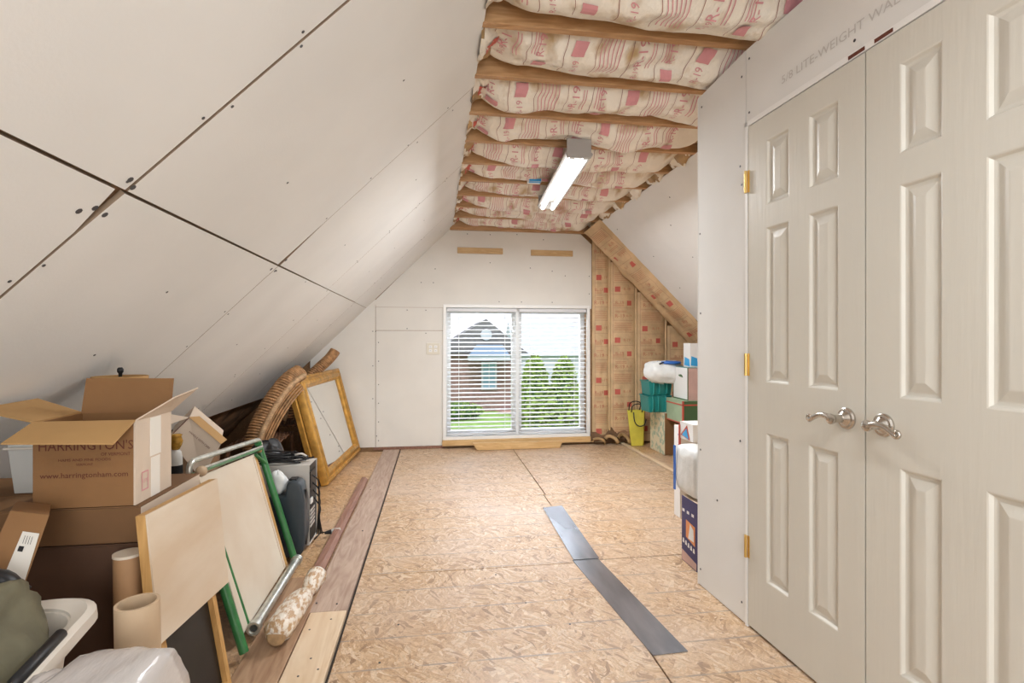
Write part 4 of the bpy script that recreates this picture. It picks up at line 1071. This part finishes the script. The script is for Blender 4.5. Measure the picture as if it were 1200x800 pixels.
# laundry basket with olive bag
A = flo(97, 722, .55); t = thing('laundry_basket', (-.98, 1.10, 0), 'off-white plastic laundry basket with dark hand grip, bottom left corner', 'basket')
cx, cy, ang = -1.000, 1.075, math.radians(10)
ex, ey = Vector((math.cos(ang), math.sin(ang), 0)), Vector((-math.sin(ang), math.cos(ang), 0))
def rr(hw, hl, z, r=.10, n=7):
    out = []
    for sx, sy, a0 in ((1, 1, 0), (-1, 1, PI/2), (-1, -1, PI), (1, -1, 1.5*PI)):
        for k in range(n+1):
            a = a0+PI/2*k/n; out.append(Vector((cx, cy, z))+ex*(sx*(hw-r)+r*math.cos(a))+ey*(sy*(hl-r)+r*math.sin(a)))
    return out
g = MB(); prev = None
for hw, hl, z in ((.19, .19, .0), (.235, .24, .50), (.24, .245, .555), (.262, .268, .565), (.275, .28, .558), (.277, .282, .535), (.272, .277, .535), (.262, .268, .552), (.236, .242, .548), (.228, .234, .52), (.185, .185, .008)):
    i = [g.vert(p) for p in rr(hw, hl, z)]
    if prev is None: g.face(i[::-1])
    else:
        for k in range(len(i)): l = (k+1) % len(i); g.face((prev[k], prev[l], i[l], i[k]))
    prev = i
g.face(prev); g.build('basket_body', M['basket'], t, smooth='auto')
g = MB(); o_ = Vector((cx, cy, .560))+ex*.256; g.sweep([o_-ey*.085, o_-ey*.08+Vector((0, 0, .006)), o_+ey*.08+Vector((0, 0, .006)), o_+ey*.085], [.008, .012, .012, .008], 12); g.build('hand_grip', M['black'], t, smooth=True)
t = thing('duffel_bag', (cx, cy, .30), 'olive green cloth bag with black top stuffed in the laundry basket', 'bag')
g = MB()
def ob(u, v):
    a = u*2*PI; b = v*PI; ca, sa = math.cos(a), math.sin(a)
    f = 1/max(abs(ca), abs(sa))**.72; sb = max(0, math.sin(b))**.45; cb = math.copysign(abs(math.cos(b))**.6, math.cos(b))
    n_ = 1+.12*noise.noise(Vector((ca*2, sa*2, v*5)))+.05*noise.noise(Vector((ca*6, sa*6, v*14)))
    return Vector((cx, cy, .46))+ex*(.218*ca*f*sb*n_-.008)+ey*(.222*sa*f*sb*n_)+Vector((0, 0, .19*cb*n_+.02*noise.noise(Vector((ca*3, sa*3, 1)))+.03*sa*sb))
g.grid(ob, 48, 28); g.build('bag_body', M['olive'], t, smooth=True)
g = MB(); ps = [Vector((cx, cy, 0))+ex*x+ey*y+Vector((0, 0, z)) for x, y, z in ((-.22, -.02, .66), (-.15, .06, .69), (-.06, .12, .70), (.04, .165, .69), (.10, .185, .665), (.15, .195, .62))]
g.sweep(smooth_path(ps, 24), [.022+.006*math.sin(i) for i in range(25)], 10, flat=.5); g.build('strap', M['black'], t, smooth=True)
g = MB()
def fl(u, v): 
    p = Vector((cx, cy, 0))+ex*(-.24+.32*u)+ey*(.10+.13*v); return p+Vector((0, 0, .668+.03*math.sin(PI*u)-.04*v+.012*noise.noise(Vector((u*4, v*4, 0)))))
g.grid(fl, 14, 8); g.build('top_flap', M['black'], t, smooth=True)
# wrapped white bundle
t = thing('wrapped_bundle', (-.60, .95, 0), 'white bedding bundle wrapped in clear plastic at the bottom edge', 'bundle')
g = MB(); bx0, bx1, by0, by1, bz = -.680, -.470, .74, 1.13, .60
def wb(u, v):
    a = u*2*PI; b = v*PI; ca, sa = math.cos(a), math.sin(a); f = 1/max(abs(ca), abs(sa))**.8
    sb = max(0, math.sin(b))**.26; cb = math.copysign(abs(math.cos(b))**.4, math.cos(b)); n_ = 1+.06*noise.noise(Vector((ca*3, sa*3, v*6)))+.03*noise.noise(Vector((ca*9, sa*9, v*18)))
    return Vector(((bx0+bx1)/2+(bx1-bx0)/2*ca*f*sb*n_*.97, (by0+by1)/2+(by1-by0)/2*sa*f*sb*n_*.97, bz/2+bz/2*cb-.03*ca*0))
g.grid(wb, 56, 34); g.build('bundle_body', M['wrap'], t, smooth=True)
g = MB(); c = Vector((-.70, 1.0, .47))
def lp(u, v):
    a = u*2*PI; b = v*PI; ca, sa = math.cos(a), math.sin(a)
    n_ = 1+.12*noise.noise(Vector((ca*2, sa*2, v*5)))
    return c+Vector((.055*ca*max(0, math.sin(b))**.7*n_, .15*sa*max(0, math.sin(b))**.7*n_, .10*math.cos(b)*n_))
g.grid(lp, 30, 20); g.build('loose_plastic', M['wrap'], t, smooth=True)

# ================================================================ RIGHT CLUTTER (past the closet corner)
def cbox(name, a, b, c_, yt, yb, Yn, mats, label, cat='box', dz=0, zb=None, group=None, parts=None):
    """carton: far-left px a, near corner px b, right px c_; yt/yb picture rows at the corner"""
    P0 = at(b, yb, Yn); zt = at(b, yt, Yn).z; z0 = P0.z if zb is None else zb
    Yf = atx(a, yb, P0.x).y; xr = at(c_, yb, Yn).x
    t = thing(name, ((P0.x+xr)/2, (Yn+Yf)/2, z0), label, cat, group)
    g = MB(); g.box(P0.x+.001, xr, Yn+.001, Yf, z0, zt-.002); g.build('carton_body', M[mats[1]], t, bevel=.002)
    g = MB(); g.box(P0.x, P0.x+.001, Yn, Yf, z0+.001, zt-.002); g.build('side_panel', M[mats[0]], t)
    g = MB(); g.box(P0.x-.0005, xr, Yn-.0005, Yf, zt-.002, zt); g.build('lid', M[mats[2] if len(mats) > 2 else mats[1]], t)
    return t, (P0.x, xr, Yn, Yf, z0, zt)
# floor carton with floral side
t, d1 = cbox('patterned_carton', 762, 779, 812, 484, 530, 5.06, ('floral', 'card', 'card_pale'), 'cream patterned carton with brown front standing on the floor beside the yellow bag', zb=0)
t, d2 = cbox('gift_box', 781, 800, 850, 470, 497, 4.72, ('sage', 'forest', 'sage'), 'green gift box with red edging below the white carton')
for (x0, x1, y0, y1, z0, z1) in ((d2[0]-.003, d2[0]+.004, d2[2]-.003, d2[3], d2[4], d2[4]+.012), (d2[0]-.003, d2[0]+.004, d2[2]-.003, d2[3], d2[5]-.045, d2[5]-.033), (d2[0]-.003, d2[0]+.012, d2[2]-.003, d2[2]+.01, d2[4], d2[5]), (d2[0]-.003, d2[1], d2[2]-.003, d2[2], d2[5]-.045, d2[5]-.033)):
    g = MB(); g.box(x0, x1, y0, y1, z0, z1); g.build('ribbon', M['redtrim'], t)
t, d3 = cbox('white_carton', 789, 806, 850, 431, 466, 4.74, ('boxwhite', 'pink', 'teal'), 'white carton with small dark green emblem and pink front, on the green gift box', zb=d2[5]+.001)
yc = (d3[2]+d3[3])/2-.01; g = MB(); zc = d3[5]-.085
g.prism([(d3[0]-.001, yc-.05, zc-.015), (d3[0]-.001, yc-.03, zc+.01), (d3[0]-.001, yc+.0, zc+.016), (d3[0]-.001, yc+.05, zc+.008), (d3[0]-.001, yc+.035, zc-.006)], (-.0006, 0, 0)); g.build('emblem', M['forest'], t)
g = MB()
for yy in (d3[2], d3[3]-.006): g.box(d3[0]-.002, d3[0]+.004, yy-.002, yy+.006, d3[4], d3[5])
g.box(d3[0]-.002, d3[0]+.002, d3[2], d3[3], d3[4], d3[4]+.01); g.build('edge_band', M['forest'], t)
# brown support under gift box
t, d4 = cbox('brown_carton', 790, 797, 850, 498, 538, 4.74, ('card', 'card_dark'), 'plain brown carton under the green gift box', zb=0)
t, d5 = cbox('carton_pack', 801, 809, 850, 402, 430, 4.80, ('boxwhite', 'boxwhite', 'boxwhite'), 'white and blue drink carton on top of the white carton at the closet corner', 'carton', zb=d3[5]+.001)
g = MB(); 
for k in range(12):
    R = random.Random(k); y_ = d5[0]; 
g.prism([(d5[0]-.001, d5[2]+.01, d5[4]+.01), (d5[0]-.001, d5[3]-.02, d5[4]+.02), (d5[0]-.001, d5[3]-.03, d5[4]+.10), (d5[0]-.001, d5[2]+.02, d5[4]+.08)], (-.0006, 0, 0))
g.prism([(d5[0]+.005, d5[2]-.001, d5[4]+.02), (d5[0]+.08, d5[2]-.001, d5[4]+.01), (d5[0]+.07, d5[2]-.001, d5[4]+.09), (d5[0]+.01, d5[2]-.001, d5[4]+.11)], (0, -.0006, 0)); g.build('print', M['cyan'], t)
# teal bins
for k, (yt, yb_, lab) in enumerate(((463, 482, 'teal plastic bin standing on the patterned carton, lower of two'), (446, 463, 'teal plastic bin stacked on top of the other teal bin'))):
    c0 = at(768 if k == 0 else 769, yb_, 5.15); z0 = d1[5]+.002 if k == 0 else zprev; zt = at(768, yt, 5.15).z; zprev = zt+.002
    tt = thing('teal_bin', (c0.x+.02, 5.2, z0), lab, 'bin', 'teal bins in the far right corner')
    w_ = .125; g = MB(); prev = None; xx = c0.x+.03; yy = 5.22
    for hw, z in ((w_-.012, z0), (w_, zt-.012), (w_+.008, zt-.010), (w_+.008, zt), (w_-.004, zt), (w_-.018, z0+.006)):
        i = [g.vert((xx+sx*hw, yy+sy*hw*.9, z)) for sx, sy in ((-1, -1), (1, -1), (1, 1), (-1, 1))]
        if prev is None: g.face(i[::-1])
        else:
            for q_ in range(4): l = (q_+1) % 4; g.face((prev[q_], prev[l], i[l], i[q_]))
        prev = i
    g.face(prev); g.build('bin_body', M['teal'], tt, bevel=.003)
    for dx in (-.08, -.02, .06):
        g = MB(); g.sweep(curve([(xx+dx, yy-w_*.9-.002, z0+.01), (xx+dx, yy-w_*.9-.014, z0+.03), (xx+dx, yy-w_*.9-.014, zt-.03), (xx+dx, yy-w_*.9-.002, zt-.01)], .01), .010, 8); g.build('rib', M['teal'], tt, smooth=True)
# white plastic bag with blue pieces on top of bins
c = at(779, 436, 5.12); t = thing('plastic_sack', (c.x, c.y, c.z-.12), 'white plastic sack with blue items showing, resting on the teal bins', 'bag')
g = MB()
def ws(u, v):
    a = u*2*PI; b = v*PI; r = 1+.16*noise.noise(Vector((math.cos(a)*2, math.sin(a)*2, v*5)))
    return c+Vector((.215*math.cos(a)*max(0, math.sin(b))**.5*r, .13*math.sin(a)*max(0, math.sin(b))**.5*r, .115*math.copysign(abs(math.cos(b))**.7, math.cos(b))*r))
g.grid(ws, 34, 20); g.build('sack_body', M['bagwhite'], t, smooth=True)
g = MB(); g.lathe(c+Vector((.03, -.02, .085)), [(.10, 0), (.13, .012), (.12, .03), (.02, .036)], 20); g.build('blue_lid', M['blue'], t, smooth=True)
g = MB(); g.sweep([c+Vector((-.10, -.09, .09)), c+Vector((-.06, -.10, .105)), c+Vector((-.02, -.11, .095))], .008, 8); g.build('tie', M['black'], t, smooth=True)
# yellow gift bag
p0 = at(735, 520, 5.60); p1 = at(752, 520, 5.60); zt = at(745, 480, 5.60).z
t = thing('gift_bag', ((p0.x+p1.x)/2, 5.63, 0), 'bright yellow paper gift bag with black ribbon handles on the floor by the wall', 'bag')
g = MB(); w_ = .04; bt = [(p0.x+.035, 5.56, .0), (p1.x, 5.56, 0), (p1.x+.035, 5.62, 0), (p0.x+.05, 5.62, 0)]; tp = [(p0.x-.015, 5.555, zt), (p1.x+.01, 5.55, zt+.005), (p1.x+.05, 5.625, zt-.005), (p0.x+.01, 5.63, zt)]
i = [g.vert(p) for p in bt]; j = [g.vert(p) for p in tp]; tp2 = [(x*.98+(p0.x+p1.x)/2*.02, y*.98+5.60*.02, z-.001) for x, y, z in tp]; k2 = [g.vert(p) for p in tp2]; bt2 = [g.vert(Vector(p)+Vector((0, 0, .004))) for p in bt]
g.face(i[::-1])
for A_, B_ in ((i, j), (j, k2), (k2, bt2)):
    for q_ in range(4): l = (q_+1) % 4; g.face((A_[q_], A_[l], B_[l], B_[q_]))
g.face(bt2); g.build('bag_body', M['yellow'], t)
for yy, dz in ((5.55, .0), (5.628, .02)):
    g = MB(); ps = [Vector((p0.x+.03, yy, zt-.02)), Vector((p0.x+.035, yy-.02, zt+.05+dz)), Vector(((p0.x+p1.x)/2+.01, yy-.025, zt+.075+dz)), Vector((p1.x-.01, yy-.02, zt+.05+dz)), Vector((p1.x-.02, yy, zt-.02))]
    g.sweep(smooth_path(ps, 20), .006, 6); g.build('handle', M['black'], t, smooth=True)
g = MB(); ps = [Vector((p0.x+.055, 5.548, zt-.02)), Vector((p0.x+.06, 5.53, zt-.12)), Vector(((p0.x+p1.x)/2+.02, 5.525, zt-.17)), Vector((p1.x+.0, 5.53, zt-.16)), Vector((p1.x+.03, 5.545, zt-.10))]
g.sweep(smooth_path(ps, 20), .006, 6); g.build('handle', M['suit'], t, smooth=True)
# near packages against closet end
t, d6 = cbox('printed_box', 799, 817, 850, 590, 669, 2.475, ('navy', 'navy', 'card_pale'), 'navy blue printed product box on the floor at the closet corner', zb=0)
xs_ = d6[0]-.0012; ly = d6[3]-d6[2]
g = MB(); g.prism([(xs_, d6[2]+.02, .12), (xs_, d6[3]-.05, .14), (xs_, d6[3]-.05, .23), (xs_, d6[2]+.02, .22)], (-.0005, 0, 0)); g.build('picture_panel', M['orange'], t)
g = MB(); g.prism([(xs_, d6[2]+.005, .005), (xs_, d6[3]-.005, .005), (xs_, d6[3]-.005, .06), (xs_, d6[2]+.005, .04)], (-.0005, 0, 0)); g.build('print', M['pink'], t)
g = MB(); g.prism([(xs_-.001, d6[2]+.03, .14), (xs_-.001, d6[2]+.09, .14), (xs_-.001, d6[2]+.07, .22), (xs_-.001, d6[2]+.035, .20)], (-.0005, 0, 0))
for k in range(5): g.prism([(xs_-.001, d6[2]+.02+k*.028, .085+.004*k), (xs_-.001, d6[2]+.04+k*.028, .085+.004*k), (xs_-.001, d6[2]+.036+k*.028, .108+.004*k), (xs_-.001, d6[2]+.024+k*.028, .108+.004*k)], (-.0005, 0, 0))
for k in range(3): g.prism([(xs_-.001, d6[2]+.03+k*.05, .265), (xs_-.001, d6[2]+.055+k*.05, .265), (xs_-.001, d6[2]+.055+k*.05, .28), (xs_-.001, d6[2]+.03+k*.05, .28)], (-.0005, 0, 0))
g.build('print', M['boxwhite'], t)
# pale rounded packs above
c = Vector((d6[0]+.09, d6[2]+.12, d6[5]))
t = thing('plastic_pack', (c.x, c.y, c.z+.001), 'clear plastic pack of pale paper towels standing on the navy box', 'pack')
g = MB()
def pk(u, v):
    a = u*2*PI; b = v*PI; ca, sa = math.cos(a), math.sin(a); f = 1/max(abs(ca), abs(sa))**.8; n_ = 1+.06*noise.noise(Vector((ca*3, sa*3, v*6)))
    return Vector((c.x+.10*ca*f*max(0, math.sin(b))**.3*n_, c.y+.12*sa*f*max(0, math.sin(b))**.3*n_, c.z+.135+.13*math.copysign(abs(math.cos(b))**.4, math.cos(b))*1.0))
g.grid(pk, 40, 24); g.build('pack_body', M['bagwhite'], t, smooth=True)
g = MB(); g.box(c.x-.104, c.x-.098, c.y+.10, c.y+.118, c.z+.01, c.z+.25); g.build('blue_edge', M['blue'], t)
t, d7 = cbox('detergent_box', 797, 812, 850, 498, 528, 2.66, ('boxwhite', 'boxwhite'), 'white box with blue and red triangular artwork on top of the plastic pack', zb=d6[5]+.27)
xs_ = d7[0]-.0012; z0, z1 = d7[4], d7[5]; y0, y1 = d7[2], d7[3]
g = MB(); g.prism([(xs_, y0+.03, z0+.005), (xs_, y1-.01, z0+.02), (xs_, (y0+y1)/2-.01, z1-.01)], (-.0005, 0, 0)); g.build('artwork', M['redtrim'], t)
g = MB(); g.prism([(xs_-.001, y0+.045, z0+.01), (xs_-.001, y1-.025, z0+.022), (xs_-.001, (y0+y1)/2-.005, z1-.03)], (-.0005, 0, 0)); g.build('artwork', M['cyan'], t)
g = MB(); g.box(xs_-.006, xs_+.004, y1-.004, y1+.006, z0-.15, z1-.02); tag(g.build('cord', M['redtrim'], t), 'dark red cord')
t, d8 = cbox('toy_box', 790, 797, 850, 500, 575, 3.25, ('boxwhite', 'boxwhite'), 'tall white box printed with small blue and red marks, behind the detergent box', zb=0)
g = MB(); xs_ = d8[0]-.001
for k in range(5): g.prism([(xs_, d8[2]+.02, d8[5]-.06-k*.07), (xs_, d8[3]-.06, d8[5]-.06-k*.07), (xs_, d8[3]-.06, d8[5]-.05-k*.07), (xs_, d8[2]+.02, d8[5]-.045-k*.07)], (-.0005, 0, 0))
g.build('print', M['blue'], t)

# ================================================================ OUTSIDE
GZ = -2.9
g = MB(); g.grid(lambda u, v: (-60+120*u, 6.3+74*v, GZ), 2, 2); struct(g.build('ground', M['grass'], origin=(0, 0, 0)))
g = MB(); a, b = at(520, 470, 30), at(612, 488, 30)
def onG(px, py): return flo(px, py, GZ)
ps = [onG(500, 464), onG(600, 486), onG(610, 482), onG(520, 452)]
g.prism([p+Vector((0, 0, .01)) for p in ps], (0, 0, .03)); struct(g.build('path', M['mulch'], origin=(0, 0, 0)))
# brick house with gable
YH = 30.0
t = thing('brick_house', (1.5, YH+4, GZ), 'brick house with dark gable roof seen through the left half of the blinds', 'house')
zb, ze = GZ, at(560, 412, YH).z; xl, xr = at(515, 420, YH).x, at(600, 420, YH).x; pk_ = at(569, 374, YH)
g = MB(); g.box(xl, xr+.5, YH, YH+8, zb, ze); g.build('wall', M['brick'], t)
g = MB(); g.prism([(xl-.5, YH-.4, ze-.1), (xr+.9, YH-.4, ze-.1), (pk_.x, YH-.4, pk_.z)], (0, 8.5, 0)); g.build('roof', M['roof'], t)
a = at(549, 417, YH-1); b = at(597, 417, YH-1); zt_ = at(570, 404, YH-1).z
g = MB(); g.prism([(a.x, YH-1.4, a.z), (b.x, YH-1.4, a.z), (b.x-.3, YH-.4, zt_), (a.x+.5, YH-.4, zt_)], (0, 1.0, 0)); tag(g.build('porch_roof', M['copper'], t), 'blue metal porch roof')
g = MB(); g.box(a.x, b.x, YH-1.35, YH-.2, a.z-.25, a.z); g.build('fascia', M['roof_pale'], t)
a = at(564, 424, YH); b = at(582, 456, YH)
f = MB(); ring(f, a.x, b.x, b.z, a.z, .10, YH-.12, YH+.02); f.box((a.x+b.x)/2-.03, (a.x+b.x)/2+.03, YH-.1, YH, b.z, a.z); fo = f.build('window', M['roof_pale'], t)
g = MB(); g.box(a.x+.08, b.x-.08, YH-.06, YH-.01, b.z+.08, a.z-.08); g.build('pane', M['winglass'], fo)
a = at(566, 392, YH-.4); g = MB(); g.lathe((pk_.x, YH-.42, a.z), [(.32, 0), (.32, .05)], 20, 0, (0, -1, 0)); g.build('gable_vent', M['roof_pale'], t)
# long low building to the right
YR = 44
t = thing('neighbour_house', (10, YR, GZ), 'long pale-roofed house far behind the round shrubs', 'house')
a, b = at(606, 416, YR), at(720, 412, YR)
g = MB(); g.box(a.x, b.x, YR, YR+7, GZ, a.z); g.build('wall', M['roof_pale'], t)
zt_ = at(640, 376, YR).z
g = MB(); g.prism([(a.x-.3, YR-.4, a.z-.05), (a.x-.3, YR+7.4, a.z-.05), (a.x-.3, YR+3.5, zt_)], (b.x-a.x+.6, 0, 0)); g.build('roof', M['roof_pale'], t)
# shrubs
def shrub(c, rx_, ry_, rz_, n, name, label, cat, seed, group=None, cone=.0):
    R = random.Random(seed); t = thing(name, (c[0], c[1], c[2]-rz_), label, cat, group)
    g = MB()
    for k in range(n):
        d = Vector((R.gauss(0, 1), R.gauss(0, 1), R.gauss(0, 1))).normalized(); rr_ = R.uniform(.86, 1.04)
        sh = 1-cone*max(0, d.z)
        p = Vector((c[0]+d.x*rx_*rr_*sh, c[1]+d.y*ry_*rr_*sh, c[2]+d.z*rz_*rr_)); s_ = R.uniform(.05, .11)*1.3
        a_ = Vector((R.gauss(0, 1), R.gauss(0, 1), R.gauss(0, 1))).normalized()*s_; b_ = Vector((R.gauss(0, 1), R.gauss(0, 1), R.gauss(0, 1))).normalized()*s_
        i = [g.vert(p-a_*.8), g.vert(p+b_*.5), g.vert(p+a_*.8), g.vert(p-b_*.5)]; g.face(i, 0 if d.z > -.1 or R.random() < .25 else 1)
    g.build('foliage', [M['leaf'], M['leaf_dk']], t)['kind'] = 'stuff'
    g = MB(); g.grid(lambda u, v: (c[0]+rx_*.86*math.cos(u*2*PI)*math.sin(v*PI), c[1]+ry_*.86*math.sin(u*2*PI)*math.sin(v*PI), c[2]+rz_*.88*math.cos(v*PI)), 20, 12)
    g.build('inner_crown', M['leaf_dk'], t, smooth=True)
YS = 17
for k, (px0, px1, lab) in enumerate(((611, 643, 'tall rounded green shrub outside, left of the pair seen through the right blind'), (646, 676, 'tall rounded green shrub outside, right of the pair seen through the right blind'))):
    l, r = at(px0, 440, YS), at(px1, 440, YS); zt_ = at((px0+px1)/2, 418, YS).z
    rz_ = (zt_-GZ)/2*1.0; shrub(((l.x+r.x)/2, YS, (zt_+GZ)/2), (r.x-l.x)/2*1.12, .5, rz_, 2600, 'rounded_shrub', lab, 'shrub', 11+k, 'tall shrubs outside')
YS = 12
for k, (px0, px1) in enumerate(((606, 640), (634, 662), (655, 690))):
    l, r = at(px0, 480, YS), at(px1, 480, YS); zt_ = at(px0, 468, YS).z
    shrub(((l.x+r.x)/2, YS, (zt_+GZ)/2), (r.x-l.x)/2, .45, (zt_-GZ)/2, 1800, 'low_hedge', ('low leafy hedge bush outside, leftmost in the row below the tall shrubs', 'low leafy hedge bush outside, middle of the row below the tall shrubs', 'low leafy hedge bush outside, rightmost in the row below the tall shrubs')[k], 'hedge', 31+k, 'low hedge bushes outside')
l = at(545, 466, 27); shrub((l.x-.6, 27, GZ+.45), 1.5, .5, .5, 1500, 'foundation_shrub', 'dark low shrub against the brick house wall', 'shrub', 55)
